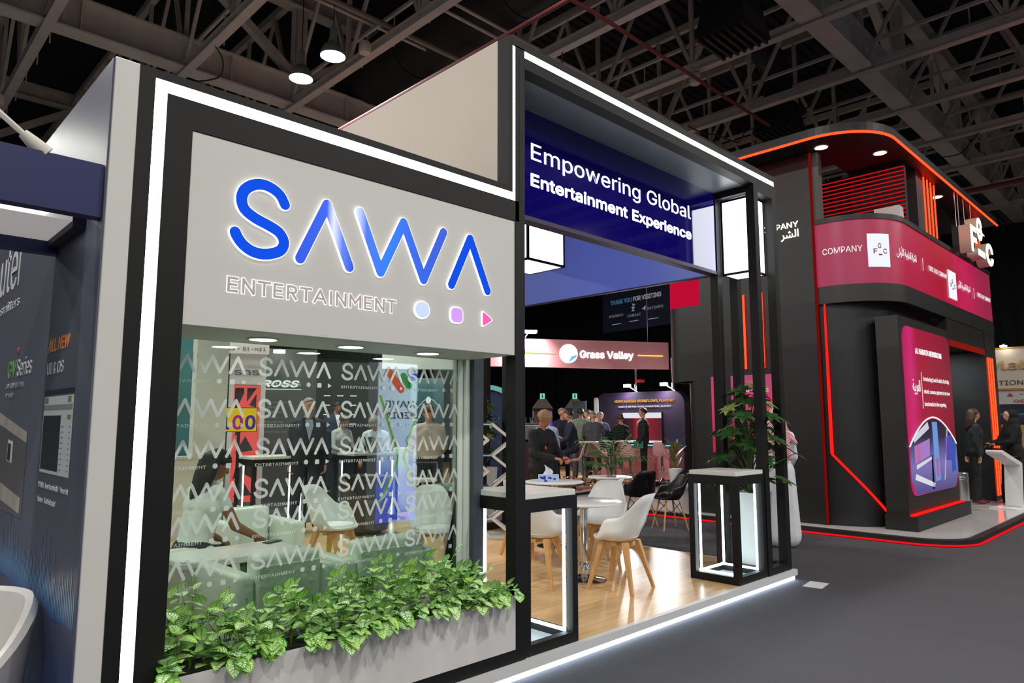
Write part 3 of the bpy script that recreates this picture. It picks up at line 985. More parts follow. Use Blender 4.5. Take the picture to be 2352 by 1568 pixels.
def shell_mesh(name, m, rf=.23, rs=.245, rb=.21, hf=.03, hs=.21, hb=.42, th=.012, lean=.12):
    """bucket seat: low front lip, arm wings, high back; front is +y"""
    N, M_ = 48, 12
    V, F = [], []
    def prof(a):
        c = math.cos(a - PI / 2)          # 1 at front, -1 at back
        t = (1 - c) / 2                    # 0 front .. 1 back
        arm = math.exp(-((t - .55) / .2) ** 2)
        back = 1 / (1 + math.exp(-(t - .82) * 26))
        rise = 1 / (1 + math.exp(-(t - .36) * 22))
        h = hf + (hs - hf) * rise + (hb - hs) * back
        x = math.cos(a); y = math.sin(a)
        r = 1 / math.sqrt((x / rs) ** 2 + (y / (rf if y > 0 else rb)) ** 2)
        return r, h, back
    for j in range(M_ + 1):
        s = j / M_
        for i in range(N):
            a = 2 * PI * i / N
            r, h, bk = prof(a)
            rr = r * (min(1, s * 1.5) ** .8) * (1 + .08 * max(0, s - .6))
            zz = h * max(0, (s - .42) / .58) ** 1.25
            yy = rr * math.sin(a) - lean * bk * max(0, (s - .6) / .4) ** 1.3
            V.append((rr * math.cos(a), yy, zz))
    for j in range(M_):
        for i in range(N):
            i2 = (i + 1) % N
            F.append((j * N + i, j * N + i2, (j + 1) * N + i2, (j + 1) * N + i))
    mb = MB().add(V, F)
    me = mb.mesh(name, m, smooth=True, angle=180)
    bm = bmesh.new(); bm.from_mesh(me)
    bmesh.ops.remove_doubles(bm, verts=bm.verts[:], dist=.0005)
    bmesh.ops.recalc_face_normals(bm, faces=bm.faces[:])
    bmesh.ops.solidify(bm, geom=bm.faces[:], thickness=th)
    bm.to_mesh(me); bm.free()
    me.polygons.foreach_set('use_smooth', [True] * len(me.polygons))
    return me
SH_W = shell_mesh('seat_shell', SHELLW)
SH_B = shell_mesh('seat_shell', SHELLB)
leg_w = MB()
leg_w.add([(-.02, -.016, .0), (.02, -.016, .0), (.02, .016, .0), (-.02, .016, .0), (-.03, -.022, 0), (.03, -.022, 0), (.03, .022, 0), (-.03, .022, 0)], [])
def tapered_leg(top, bot, w0, w1):
    m = MB()
    a, b_ = Vector(top), Vector(bot)
    V = []
    for p, w_ in ((a, w0), (b_, w1)):
        for i, j in ((-1, -1), (1, -1), (1, 1), (-1, 1)):
            V.append((p.x + i * w_ / 2, p.y + j * w_ / 2, p.z))
    m.add(V, [(0, 1, 2, 3), (7, 6, 5, 4), (0, 4, 5, 1), (1, 5, 6, 2), (2, 6, 7, 3), (3, 7, 4, 0)])
    return m
def shell_chair(loc, rotz, lb, shell=SH_W, wood=True, pad=True, group='white shell chairs'):
    t = thing('shell_chair', lb, 'chair', loc, rotz, group)
    link('seat_shell', shell, t, (0, 0, .44))
    if pad:
        MB().lathe([(0, .0), (.15, .0), (.185, .015), (.18, .035), (.12, .045), (0, .047)], 28, sy=1.02).build('seat_pad', mat('white seat pad', '#e2e4e2', .5), t, smooth=True, loc=(0, .02, .455))
    for sx in (-1, 1):
        for sy in (-1, 1):
            if wood:
                tapered_leg((sx * .12, sy * .11, .43), (sx * .22, sy * .22, 0), .052, .026).build('leg', BEECH, t)
            else:
                MB().tube([(sx * .11, sy * .11, .43), (sx * .2, sy * .2, 0)], [.016, .011], 8).build('leg', BEECH, t)
    if wood:
        MB().box(-.14, .14, -.025, .025, .395, .43).box(-.025, .025, -.14, .14, .395, .43).build('cross_bracket', BEECH, t)
    else:
        for a in (0, 90, 180, 270):
            c, s = math.cos(R(a)), math.sin(R(a))
            MB().tube([(.12 * c - .12 * s, .12 * s + .12 * c, .4), (.17 * c + .17 * s, .17 * s - .17 * c, .16)], .005, 6).build('wire_brace', CABLE, t)
    return t
Z0 = .1
shell_chair((5.28, 3.98, Z0), R(10), 'white shell chair with beech legs in front of the round table, back to the aisle')
shell_chair((4.88, 4.62, Z0), R(-70), 'white shell chair seen through the framed counter, beside the round table')
shell_chair((5.98, 4.72, Z0), R(115), 'white shell chair on the far side of the round table, facing the counter')
shell_chair((6.38, 5.15, Z0), R(20), 'white shell chair between the two round tables')
shell_chair((5.85, 5.72, Z0), R(-80), 'white shell chair behind the counter beside the table with the tissue box')
shell_chair((3.72, 6.35, Z0), R(205), 'white shell chair behind the glass, further from the armchairs')
shell_chair((4.32, 5.5, Z0), R(150), 'white shell chair behind the glass with its back to the window')

def round_table(loc, h, r, lb):
    t = thing('round_table', lb, 'table', loc, 0, 'round chrome tables')
    MB().lathe([(0, h - .025), (r - .02, h - .025), (r, h - .018), (r, h - .006), (r - .008, h), (0, h)], 48).build('table_top', GLOSSWHITE, t, smooth=True)
    MB().lathe([(0, .035), (.035, .05), (.036, h - .08), (.1, h - .03), (0, h - .025)], 20).build('column', CHROME, t, smooth=True)
    MB().lathe([(0, 0), (.21, 0), (.215, .006), (.2, .014), (.1, .03), (.055, .06), (.058, .1), (.05, .14), (.036, .17)], 36).build('base', CHROME, t, smooth=True)
    return t
round_table((5.32, 4.44, Z0), .74, .37, 'white round table with chrome column nearest the aisle')
round_table((6.45, 5.85, Z0), .78, .36, 'white round table carrying the tissue box')
t = thing('menu_card', 'small brown card lying on the near round table', 'card', (5.18, 4.58, .841))
MB().box(-.09, .09, -.05, .05, 0, .004).build('sheet', mat('brown card', '#a5713f', .5), t, rot=(0, 0, .5))
t = thing('tissue_box', 'pale blue patterned tissue box on the far round table', 'tissue box', (6.33, 5.83, .881), R(-42))
MB().box(-.12, .12, -.06, .06, 0, .085).build('carton', mat('pale blue carton', '#b3cbe6', .5), t)
random.seed(3)
for k in range(9):
    x = -.1 + .2 * random.random(); z = .012 + .05 * random.random()
    MB().prism(ellipse(x, z, .012 + .01 * random.random(), .012), -.0615, -.06).build('blue_blot', mat('blue ink', '#2438b8', .5), t)
m = MB()
V = []
for i in range(7):
    for j in range(7):
        u, v = i / 6 - .5, j / 6
        V.append((u * .11 * (1 - .3 * v) + .03 * math.sin(v * 3) - .02, .012 * math.sin(u * 9 + v * 3), .08 + v * .1 - .05 * u * v))
m.add(V, [(i * 7 + j, (i + 1) * 7 + j, (i + 1) * 7 + j + 1, i * 7 + j + 1) for i in range(6) for j in range(6)])
m.build('tissue', mat('tissue', '#e8eaef', .8), t, smooth=True, angle=180)

LEATHER = mat('white leather', '#d3d9cf', .4, noise=.02, nscale=5)
def armchair(x0, x1, y0, y1, lb, rotz=0, back=.72, arm=.62, seat=.42, group='white leather armchairs'):
    cx, cy = (x0 + x1) / 2, (y0 + y1) / 2
    a, c = (x1 - x0) / 2, (y1 - y0) / 2
    t = thing('armchair', lb, 'armchair', (cx, cy, Z0), rotz, group)
    at_ = .11
    MB().bevbox(-a + at_, a - at_, -c, -c + .17, .06, back, .035, 3).build('backrest', LEATHER, t, smooth=True, angle=60)
    for s in (-1, 1):
        x_ = sorted((s * a, s * (a - at_ + .004)))
        MB().bevbox(x_[0], x_[1], -c + .01, c, .06, arm, .03, 3).build('arm', LEATHER, t, smooth=True, angle=60)
    MB().bevbox(-a + at_, a - at_, -c + .15, c - .01, .1, .3, .02, 2).build('seat_base', LEATHER, t, smooth=True, angle=60)
    MB().bevbox(-a + at_ + .005, a - at_ - .005, -c + .17, c + .01, .3, seat, .035, 3).build('seat_cushion', LEATHER, t, smooth=True, angle=60)
    MB().bevbox(-a + at_ + .01, a - at_ - .01, -c - .004, -c + .006, .12, back - .06, .003, 1).build('back_seam_panel', LEATHER, t)
    for sx in (-1, 1):
        for sy in (-1, 1):
            MB().lathe([(0, 0), (.02, 0), (.025, .06), (0, .06)], 12, (sx * (a - .06), sy * (c - .06), 0)).build('foot', CHROME, t, smooth=True)
    return t
armchair(1.755, 2.385, 4.02, 4.66, 'white leather armchair behind the planter, nearest the black corner of the window')
armchair(2.44, 3.18, 4.02, 4.66, 'white leather armchair behind the planter, nearest the white window jamb')
armchair(2.55, 3.15, 5.85, 6.5, 'white leather armchair beyond the seated woman', R(180))
t = thing('sofa', 'long white leather sofa along the partition under the seated woman', 'sofa', (1.72, 6.2, Z0), R(-90))
MB().bevbox(-.95, .95, -.5, -.3, .06, .78, .04, 3).build('backrest', LEATHER, t, smooth=True, angle=60)
for s in (-1, 1):
    MB().bevbox(*sorted((s * .95, s * .82)), -.5, .4, .06, .6, .03, 3).build('arm', LEATHER, t, smooth=True, angle=60)
    MB().bevbox(*sorted((s * .815, s * .005)), -.3, .4, .3, .43, .035, 3).build('seat_cushion', LEATHER, t, smooth=True, angle=60)
MB().bevbox(-.82, .82, -.32, .38, .06, .3, .02, 2).build('seat_base', LEATHER, t, smooth=True, angle=60)
t = thing('coffee_table', 'white glossy table between the armchairs and the sofa', 'table', (2.1, 4.93, Z0))
MB().bevbox(-.42, .42, -.23, .23, .56, .61, .012, 2).build('table_top', GLOSSWHITE, t)
for sx in (-1, 1):
    for sy in (-1, 1):
        MB().box(sx * .38 - .02, sx * .38 + .02, sy * .19 - .02, sy * .19 + .02, 0, .56).build('leg', GLOSSWHITE, t)
        MB().box(sx * .39 - .025, sx * .39 + .025, sy * .205 - .02, sy * .205 + .02, .61, .613).build('corner_plate', STEEL, t)
t = thing('smartphone', 'small smartphone lying on the white table by the hand', 'phone', (2.45, 5.05, .712), R(20))
MB().bevbox(-.07, .07, -.035, .035, 0, .008, .003, 1).build('body', mat('phone black', '#15161a', .2), t)

# zig-zag brochure rack
t = thing('brochure_rack', 'white zig-zag brochure rack beside the standing man in black', 'rack', (6.42, 6.98, Z0), R(-40))
zgz = [(-.13 if k % 2 else .13, .03 + k * .205) for k in range(8)]
for s in (-1, 1):
    MB().prism(stroke_outline([(s * .16 + x, z) for x, z in zgz], .035, 3), -.14, .14).build('zigzag_side', GLOSSWHITE, t)
for k in range(1, 8, 2):
    MB().box(-.29, .03, -.14, .14, zgz[k][1] - .006, zgz[k][1] + .006).build('shelf', GLOSSWHITE, t)
    MB().box(-.2, -.02, -.1, .06, zgz[k][1] + .006, zgz[k][1] + .02).build('brochure_pile', mat('blue brochure', '#2f55b8', .4), t)
MB().box(-.2, .2, -.22, .12, 0, .03).build('base', GLOSSWHITE, t)

# ================================================================== PLANTS
LEAFM = bpy.data.materials.new('variegated leaf')
LEAFM.use_nodes = True
nt = LEAFM.node_tree
b = nt.nodes['Principled BSDF']
b.inputs['Roughness'].default_value = .4
uv = nt.nodes.new('ShaderNodeUVMap')
sp = nt.nodes.new('ShaderNodeSeparateXYZ'); nt.links.new(uv.outputs[0], sp.inputs[0])
def mth(op, a, b_=None, c=None):
    n = nt.nodes.new('ShaderNodeMath'); n.operation = op
    for i, q in enumerate((a, b_, c)):
        if q is None: continue
        if isinstance(q, (int, float)): n.inputs[i].default_value = q
        else: nt.links.new(q, n.inputs[i])
    return n.outputs[0]
au = mth('ABSOLUTE', sp.outputs[0])
st = mth('SINE', mth('MULTIPLY', mth('SUBTRACT', sp.outputs[1], mth('MULTIPLY', au, .22)), 44.0))
stripe = mth('GREATER_THAN', st, -.35)
edge = mth('LESS_THAN', au, .78)
mid = mth('GREATER_THAN', au, .08)
tipm = mth('LESS_THAN', sp.outputs[1], .9)
msk = mth('MULTIPLY', mth('MULTIPLY', stripe, edge), mth('MULTIPLY', mid, tipm))
oi = nt.nodes.new('ShaderNodeObjectInfo')
rpg = nt.nodes.new('ShaderNodeValToRGB')
rpg.color_ramp.elements[0].color = (*hexc('#3f9e22'), 1); rpg.color_ramp.elements[1].color = (*hexc('#93cf35'), 1)
nt.links.new(oi.outputs['Random'], rpg.inputs['Fac'])
rpw = nt.nodes.new('ShaderNodeValToRGB')
rpw.color_ramp.elements[0].color = (*hexc('#c2de8e'), 1); rpw.color_ramp.elements[1].color = (*hexc('#f4faec'), 1)
nt.links.new(mth('FRACT', mth('MULTIPLY', oi.outputs['Random'], 7.3)), rpw.inputs['Fac'])
mxc = nt.nodes.new('ShaderNodeMixRGB')
nt.links.new(msk, mxc.inputs[0]); nt.links.new(rpg.outputs[0], mxc.inputs[1]); nt.links.new(rpw.outputs[0], mxc.inputs[2])
nt.links.new(mxc.outputs[0], b.inputs['Base Color'])
b.inputs['Subsurface Weight'].default_value = 0.0

def leaf_mesh(name, m, L=.06, W=.045, fold=.25, droop=.3, nu=4, nv=6, tip=1.6, wob=0.0):
    V, F, UV = [], [], []
    for j in range(nv + 1):
        v = j / nv
        wd = W * (math.sin(PI * min(1, v ** .75)) ** .8) * (1 - .15 * v) / 2
        if j in (0, nv): wd = .0006
        for i in range(nu + 1):
            u = 2 * i / nu - 1
            y = L * v
            z = abs(u) * wd * fold - droop * L * v * v + wob * math.sin(v * 9 + u)
            V.append((u * wd, y, z)); UV.append((u, v))
    for j in range(nv):
        for i in range(nu):
            a = j * (nu + 1) + i
            F.append((a, a + 1, a + nu + 2, a + nu + 1))
    me = MB().add(V, F).mesh(name, m, smooth=True, angle=180)
    ul = me.uv_layers.new(name='UVMap')
    for lp in me.loops:
        ul.data[lp.index].uv = UV[lp.vertex_index]
    return me
random.seed(11)
LV = [leaf_mesh('leaf', LEAFM, .056 + .008 * k, .056 + .008 * k, .12 + .05 * k, .05 + .1 * k) for k in range(4)]
STEM = mat('light green stem', '#6f9d2c', .5)
def orient(dirv, up=(0, 0, 1)):
    d = Vector(dirv).normalized()
    x = d.cross(Vector(up))
    if x.length < 1e-3: x = Vector((1, 0, 0))
    x.normalize(); z = x.cross(d)
    return Matrix((x, d, z)).transposed().to_euler()
n_pl = 0
places = []
for k in range(13):
    for r_ in range(2):
        places.append((1.18 + k * .163 + random.uniform(-.03, .03), 3.33 + r_ * .2 + random.uniform(-.04, .04)))
places.sort()
names = ['first', 'second', 'third', 'fourth', 'fifth', 'sixth', 'seventh', 'eighth', 'ninth', 'tenth', 'eleventh', 'twelfth', 'thirteenth']
for i, (px, py) in enumerate(places):
    row = 'front' if py < 3.43 else 'rear'
    t = thing('leafy_plant', f'white-veined leafy plant, {names[i // 2]} pair along the trough from the black frame, {row} row', 'plant', (px, py, .44), 0, 'variegated plants in the window planter')
    hgt = .2 + .13 * random.random() + (.06 if row == 'rear' else 0)
    if px > 2.95: hgt *= .75
    sm = MB()
    nst = 6
    for s in range(nst):
        a = 2 * PI * s / nst + random.uniform(-.4, .4)
        rad = random.uniform(.03, .13)
        h = hgt * random.uniform(.55, 1.0)
        lean = rad
        if row == 'front' and s < 2:
            a = -PI / 2 + random.uniform(-.6, .6); h = .1 + .05 * random.random(); lean = .12
        p0 = Vector((0, 0, 0)); p2 = Vector((lean * math.cos(a), lean * math.sin(a), h))
        p1 = Vector((p2.x * .35, p2.y * .35, h * .65))
        path = [p0, (p0 + p1) / 2, p1, (p1 * .4 + p2 * .6), p2]
        sm.tube(path, [.003, .003, .0025, .002, .0015], 5)
        nl = 7
        for q in range(nl):
            f = .35 + .65 * q / (nl - 1)
            base = p0.lerp(p1, min(1, f * 2)) if f < .5 else p1.lerp(p2, f * 2 - 1)
            b_ = q * 2.4 + a
            dv = Vector((math.cos(b_), math.sin(b_), random.uniform(.05, .8)))
            dv.y -= .35
            if q == nl - 1: dv = Vector((p2.x * 2, p2.y * 2 - .2, .6))
            o = link('leaf', random.choice(LV), t, base, orient(dv))
            sc = random.uniform(.75, 1.15)
            o.scale = (sc, sc, sc)
        if row == 'front' and s < 2:   # sprays spilling over the rim
            e = p2 + Vector((random.uniform(-.03, .03), -.04, -.04))
            sm.tube([p2, (p2 + e) / 2 + Vector((0, 0, .01)), e], .0015, 5)
            for q in range(5):
                b_ = random.uniform(-PI, 0)
                o = link('leaf', random.choice(LV), t, p2.lerp(e, q / 4), orient((math.cos(b_) * .8, -1.0, random.uniform(-.9, .2))))
    sm.build('stem', STEM, t, smooth=True)

SCHEF = mat('dark glossy leaf', '#2e5a26', .3, noise=.25, nscale=9)
SCHEF2 = mat('pale edged leaf', '#9aa75a', .35, noise=.25, nscale=9)
LS = [leaf_mesh('leaflet', SCHEF, .115, .055, .25, .2, 2, 5), leaf_mesh('leaflet', SCHEF2, .105, .052, .25, .25, 2, 5)]
PLW = mat('white pot', '#dfe3e3', .4)
def tower_plant(loc, lb, h0, h1, seed, n=26, w0=.13, w1=.19, spread=.38):
    random.seed(seed)
    t = thing('potted_schefflera', lb, 'plant', loc, 0, 'tall white pots with umbrella plants')
    m = MB()
    m.add([(s * w0, q * w0, 0) for s, q in ((-1, -1), (1, -1), (1, 1), (-1, 1))] + [(s * w1, q * w1, h0) for s, q in ((-1, -1), (1, -1), (1, 1), (-1, 1))] + [(s * (w1 - .012), q * (w1 - .012), h0) for s, q in ((-1, -1), (1, -1), (1, 1), (-1, 1))] + [(s * (w1 - .012), q * (w1 - .012), h0 - .05) for s, q in ((-1, -1), (1, -1), (1, 1), (-1, 1))],
          [(3, 2, 1, 0)] + [(a, (a + 1) % 4, (a + 1) % 4 + 4, a + 4) for a in range(4)] + [(a + 4, (a + 1) % 4 + 4, (a + 1) % 4 + 8, a + 8) for a in range(4)] + [(a + 8, (a + 1) % 4 + 8, (a + 1) % 4 + 12, a + 12) for a in range(4)] + [(12, 13, 14, 15)])
    m.build('pot', PLW, t)
    sm = MB()
    for s in range(n):
        f = s / n
        z = h0 + .05 + (h1 - h0) * (f ** .8)
        a = s * 2.4
        rad = spread * (.45 + .55 * math.sin(PI * min(1, .25 + f * .8))) * random.uniform(.5, 1.0)
        e = Vector((rad * math.cos(a), rad * math.sin(a), z + random.uniform(-.03, .08)))
        b0 = Vector((.03 * math.cos(a), .03 * math.sin(a), max(h0, z - .3)))
        sm.tube([Vector((0, 0, h0 - .04)), b0, (b0 + e) / 2 + Vector((0, 0, .05)), e], [.012, .009, .005, .003], 6)
        nl = 7
        tilt = Vector((math.cos(a) * .6, math.sin(a) * .6, 1)).normalized()
        x = tilt.cross(Vector((0, 0, 1)));  x = x.normalized() if x.length > .01 else Vector((1, 0, 0))
        y = tilt.cross(x)
        lm = LS[1] if random.random() < .25 else LS[0]
        for q in range(nl):
            b_ = 2 * PI * q / nl + a
            dv = x * math.cos(b_) + y * math.sin(b_) + tilt * .25
            o = link('leaflet', lm, t, e, orient(dv, tilt))
            sc = random.uniform(1.0, 1.4); o.scale = (sc, sc, sc)
    sm.build('stem', mat('brown stem', '#4c5a2c', .6), t, smooth=True)
    return t
tower_plant((6.94, 3.53, .1), 'umbrella plant in a tall white pot inside the end tower', .78, 1.78, 5, 42, .12, .15, .44)
tower_plant((6.87, 7.64, .1), 'umbrella plant in a tall white pot inside the rear tower', .85, 1.75, 6, 26, .12, .16, .3)

# palm stems in a glass vase on a white table with black chairs
t = thing('round_table', 'white round table with the palm vase beside the black chairs', 'table', pol(52.3, 11.6), 0, 'round chrome tables')
h, r = .72, .36
MB().lathe([(0, h - .025), (r - .02, h - .025), (r, h - .018), (r, h - .006), (r - .008, h), (0, h)], 40).build('table_top', GLOSSWHITE, t, smooth=True)
MB().lathe([(0, .035), (.035, .05), (.036, h - .08), (.1, h - .03), (0, h - .025)], 20).build('column', CHROME, t, smooth=True)
MB().lathe([(0, 0), (.21, 0), (.215, .006), (.1, .03), (.05, .1), (.036, .17)], 30).build('base', CHROME, t, smooth=True)
PALM = mat('palm leaf', '#3f6a2b', .45, noise=.2, nscale=8)
t = thing('palm_vase', 'tall green palm fronds in a glass vase', 'plant', pol(52.4, 11.55, .72))
vg = MB().lathe([(0, 0), (.08, 0), (.085, .32), (.08, .32), (.075, .015), (0, .012)], 24).build('vase', mat('clear glass', '#e8f2ea', .03, trans=1.0), t, smooth=True)
random.seed(8)
for k in range(15):
    a = k * 2.4 + random.uniform(-.2, .2)
    reach = random.uniform(.25, .6); top = random.uniform(.45, .85)
    if k > 9: top *= .75; reach *= 1.2
    P0 = Vector((0, 0, .02)); P1 = Vector((.03 * math.cos(a), .03 * math.sin(a), top * .6)); P2 = Vector((reach * math.cos(a), reach * math.sin(a), top * (.95 if k < 8 else .55)))
    path = [(1 - s) ** 2 * P0 + 2 * s * (1 - s) * P1 + s * s * P2 for s in [q / 14 for q in range(15)]]
    m = MB().tube(path, [.007 - .0004 * q for q in range(15)], 5)
    for q in range(5, 15):
        tg = (path[min(q + 1, 14)] - path[q - 1]).normalized()
        sd = tg.cross(Vector((0, 0, 1))).normalized()
        for s in (-1, 1):
            L = .2 * math.sin(PI * (q - 3.5) / 13)
            dv = (sd * s + tg * .9 + Vector((0, 0, -.35))).normalized()
            wv = tg * .009
            p = path[q]
            m.add([p - wv, p + wv, p + dv * L * .6 + wv * .9 + Vector((0, 0, -.01)), p + dv * L * .6 - wv * .9 + Vector((0, 0, -.01)), p + dv * L + Vector((0, 0, -.05))], [(0, 1, 2, 3), (3, 2, 4)])
    m.build('frond', PALM, t)
for az, d, rz, lb in ((54.6, 11.3, R(-30), 'black shell chair with beech legs and wire base, turned to the palm table'), (56.9, 11.0, R(60), 'black shell chair with wire base, back towards the aisle, nearest the end tower')):
    shell_chair(pol(az, d), rz, lb, SH_B, False, False, 'black shell chairs')
# ================================================================== DARK STAND WITH RED LED LINES
MB2 = mat('charcoal laminate', '#141415', .5, noise=.1, nscale=3)
MB3 = mat('charcoal panel', '#1d1d1c', .5, noise=.12, nscale=4)
RTUBE = glow('red neon', '#ff2c10', 6.0)
RFLOOR = glow('red floor led', '#ff0c14', 1.6)
RSOFT = glow('red edge light', '#ff1410', 2.2)
PTXT = glow('screen white', '#ffffff', .95, sample=False)
def path_pts(off=0.0, r=.85, x0=10.62, y0=3.2, ya=6.2, xb=16.95, n=12):
    out = [(x0 + off, ya)]
    cx, cy = x0 + r, y0 + r
    for i in range(n + 1):
        t = PI / 2 * i / n
        out.append((cx - (r - off) * math.cos(t), cy - (r - off) * math.sin(t)))
    out.append((xb, y0 + off))
    return out
def wall_strip(pts, z0, z1, th=.08):
    """upright wall following an outline, th thick to the inside"""
    m = MB()
    n = len(pts)
    P2 = [Vector(p) for p in pts]
    inn = []
    for i in range(n):
        t = (P2[min(i + 1, n - 1)] - P2[max(i - 1, 0)]).normalized()
        inn.append(P2[i] + Vector((-t.y, t.x)) * th)
    V = []
    for i in range(n):
        V += [(P2[i].x, P2[i].y, z0), (P2[i].x, P2[i].y, z1), (inn[i].x, inn[i].y, z0), (inn[i].x, inn[i].y, z1)]
    F = []
    for i in range(n - 1):
        a, b_ = 4 * i, 4 * i + 4
        F += [(a, b_, b_ + 1, a + 1), (a + 2, a + 3, b_ + 3, b_ + 2), (a + 1, b_ + 1, b_ + 3, a + 3), (a, a + 2, b_ + 2, b_)]
    F += [(0, 1, 3, 2), (4 * n - 4, 4 * n - 2, 4 * n - 1, 4 * n - 3)]
    return m.add(V, F)

t = thing('dark_stand_platform', 'low white-floored platform with red glowing edge under the dark stand', 'platform', (0, 0, 0))
outl = [(10.3, 9.5)] + [(10.95 - .65 * math.cos(PI / 2 * i / 10), 3.05 - .65 * math.sin(PI / 2 * i / 10)) for i in range(11)] + [(20.5, 2.4), (20.5, 9.5)]
MB().prism(outl, .02, .085, 'xy').build('edge_body', MATBLACK, t)
inl = [(10.42, 9.5)] + [(10.99 - .57 * math.cos(PI / 2 * i / 10), 3.08 - .57 * math.sin(PI / 2 * i / 10)) for i in range(11)] + [(20.5, 2.51), (20.5, 9.5)]
MB().prism(inl, .085, .1, 'xy').build('floor_panel', mat('glossy white floor', '#c9c5c2', .12), t)
led = [(x - .012, y) for x, y in outl[:1]] + [(10.95 - .662 * math.cos(PI / 2 * i / 10), 3.05 - .662 * math.sin(PI / 2 * i / 10)) for i in range(11)] + [(20.5, 2.388)]
MB().tube([(x, y, .018) for x, y in led], .011, 6).build('led_strip', RFLOOR, t, smooth=True)

t = thing('dark_stand', 'large charcoal exhibition stand with curved red screen band and red led canopy', 'exhibition stand', (0, 0, 0))
DS = t
wall_strip(path_pts(.04, xb=13.5, y0=3.4), .1, 3.36).build('lower_wall', MB2, t, smooth=True)
wall_strip(path_pts(.0), 3.365, 3.63).build('belt', MB3, t, smooth=True)
wall_strip(path_pts(-.01), 4.6, 4.68, .1).build('parapet', MB2, t, smooth=True)
BAND = grad_mat('red screen', [(0, '#8f2f5c'), (.3, '#c41b4a'), (.55, '#c01034'), (.8, '#d8245e'), (1, '#a82a4e')], 'x', 10.4, 17.2, es=.75, wave=1.6)
bd = wall_strip(path_pts(.01), 3.63, 4.6).build('screen_band', BAND, t, smooth=True)
def path_at(s, off):
    L1 = 6.2 - 4.05; A = .85 * PI / 2
    if s < L1: return 10.62 - off, 6.2 - s
    if s < L1 + A:
        q = (s - L1) / .85; r = .85 + off
        return 11.47 - r * math.cos(q), 4.05 - r * math.sin(q)
    return 11.47 + s - L1 - A, 3.2 - off
def on_band(me, s0, z0, width=None, nm='lettering', off=.004):
    if width: fit_width(me, width)
    bm = bmesh.new(); bm.from_mesh(me)
    bmesh.ops.subdivide_edges(bm, edges=[e for e in bm.edges if e.calc_length() > .1], cuts=3)
    bm.to_mesh(me); bm.free()
    for v in me.vertices:
        x, y = path_at(s0 + v.co.x, off + v.co.z)
        v.co = (x, y, z0 + v.co.y)
    return link(nm, me, bd)
on_band(text_mesh('COMPANY', .18, m=PTXT, ext=.001), 2.1, 4.11, .55)
on_band(text_mesh('\ufefb\uffff'.replace('\uffff', ''), .1, m=PTXT, ext=.001), 3.2, -5, .1) if False else None
AR = {'alef': '\ufe8d', 'lam_i': '\ufedf', 'sheen_m': '\ufeb8', 'ra_f': '\ufeae', 'kaf_i': '\ufedb', 'teh_f': '\ufe94', 'khah_m': '\ufea8', 'lam_m': '\ufee0', 'yeh_m': '\ufef4', 'jeem_m': '\ufea0', 'yeh_i': '\ufef3', 'lamalefh_i': '\ufef7', 'waw_i': '\ufeed', 'lam_ii': '\ufedf', 'alefm_f': '\ufef0'}
w1 = ['alef', 'lam_i', 'sheen_m', 'ra_f', 'kaf_i', 'teh_f']
w2 = ['alef', 'lam_i', 'khah_m', 'lam_m', 'yeh_m', 'jeem_m', 'yeh_m', 'teh_f']
w3 = ['alef', 'lamalefh_i', 'waw_i', 'lam_ii', 'alefm_f']
ARAB = ''.join(AR[k] for k in (w1 + [' '] + w2 + [' '] + w3)[::-1] if k != ' ') if False else ' '.join(''.join(AR[k] for k in w_[::-1]) for w_ in (w3, w2, w1))
SHER = ''.join(AR[k] for k in ['alef', 'lam_i', 'sheen_m', 'ra_f'][::-1])
def plate(s0, s1, z0, z1, m, off=.003):
    mb = MB(); n = 12; V = []
    for i in range(n + 1):
        x, y = path_at(s0 + (s1 - s0) * i / n, off)
        V += [(x, y, z0), (x, y, z1)]
    return mb.add(V, [(2 * i, 2 * i + 2, 2 * i + 3, 2 * i + 1) for i in range(n)]).build('logo_plate', m, bd, smooth=True)
PLATE = glow('plate white', '#f4f8ff', 1.0, sample=False)
PMAR = mat('maroon letters', '#7d1745', .6)
for (s0, s1, k) in ((2.72, 3.06, .34), (5.74, 6.26, .5)):
    z0 = 3.87 if k < .4 else 3.74
    plate(s0, s1, z0, z0 + .5, PLATE)
    on_band(text_mesh('F', .14, m=PMAR, ext=.001, offset=.002), s0 + .24 * k, z0 + .2, .17 * k, off=.007)
    on_band(text_mesh('G', .14, m=PMAR, ext=.001, offset=.002), s0 + .44 * k, z0 + .28, .19 * k, off=.007)
    on_band(text_mesh('C', .14, m=PMAR, ext=.001, offset=.002), s0 + .68 * k, z0 + .2, .18 * k, off=.007)
    on_band(text_mesh('-', .22, m=PMAR, ext=.001, offset=.004), s0 + .46 * k, z0 + .135, .17 * k, off=.007)
on_band(text_mesh(ARAB, .16, m=PTXT, ext=.001, font=False), 3.2, 4.07, .78)
on_band(text_mesh('|', .24, m=PTXT, ext=.001), 4.3, 4.03, .02)
on_band(text_mesh('FIRST GULF COMPANY', .15, m=PTXT, ext=.001), 4.62, 4.05, 1.05)
on_band(text_mesh(ARAB, .15, m=PTXT, ext=.001, font=False), 6.38, 4.02, .85)
on_band(text_mesh('|', .24, m=PTXT, ext=.001), 7.5, 3.98, .02)
on_band(text_mesh('FIRST GULF COMPANY', .15, m=PTXT, ext=.001), 7.78, 4.02, 1.05)

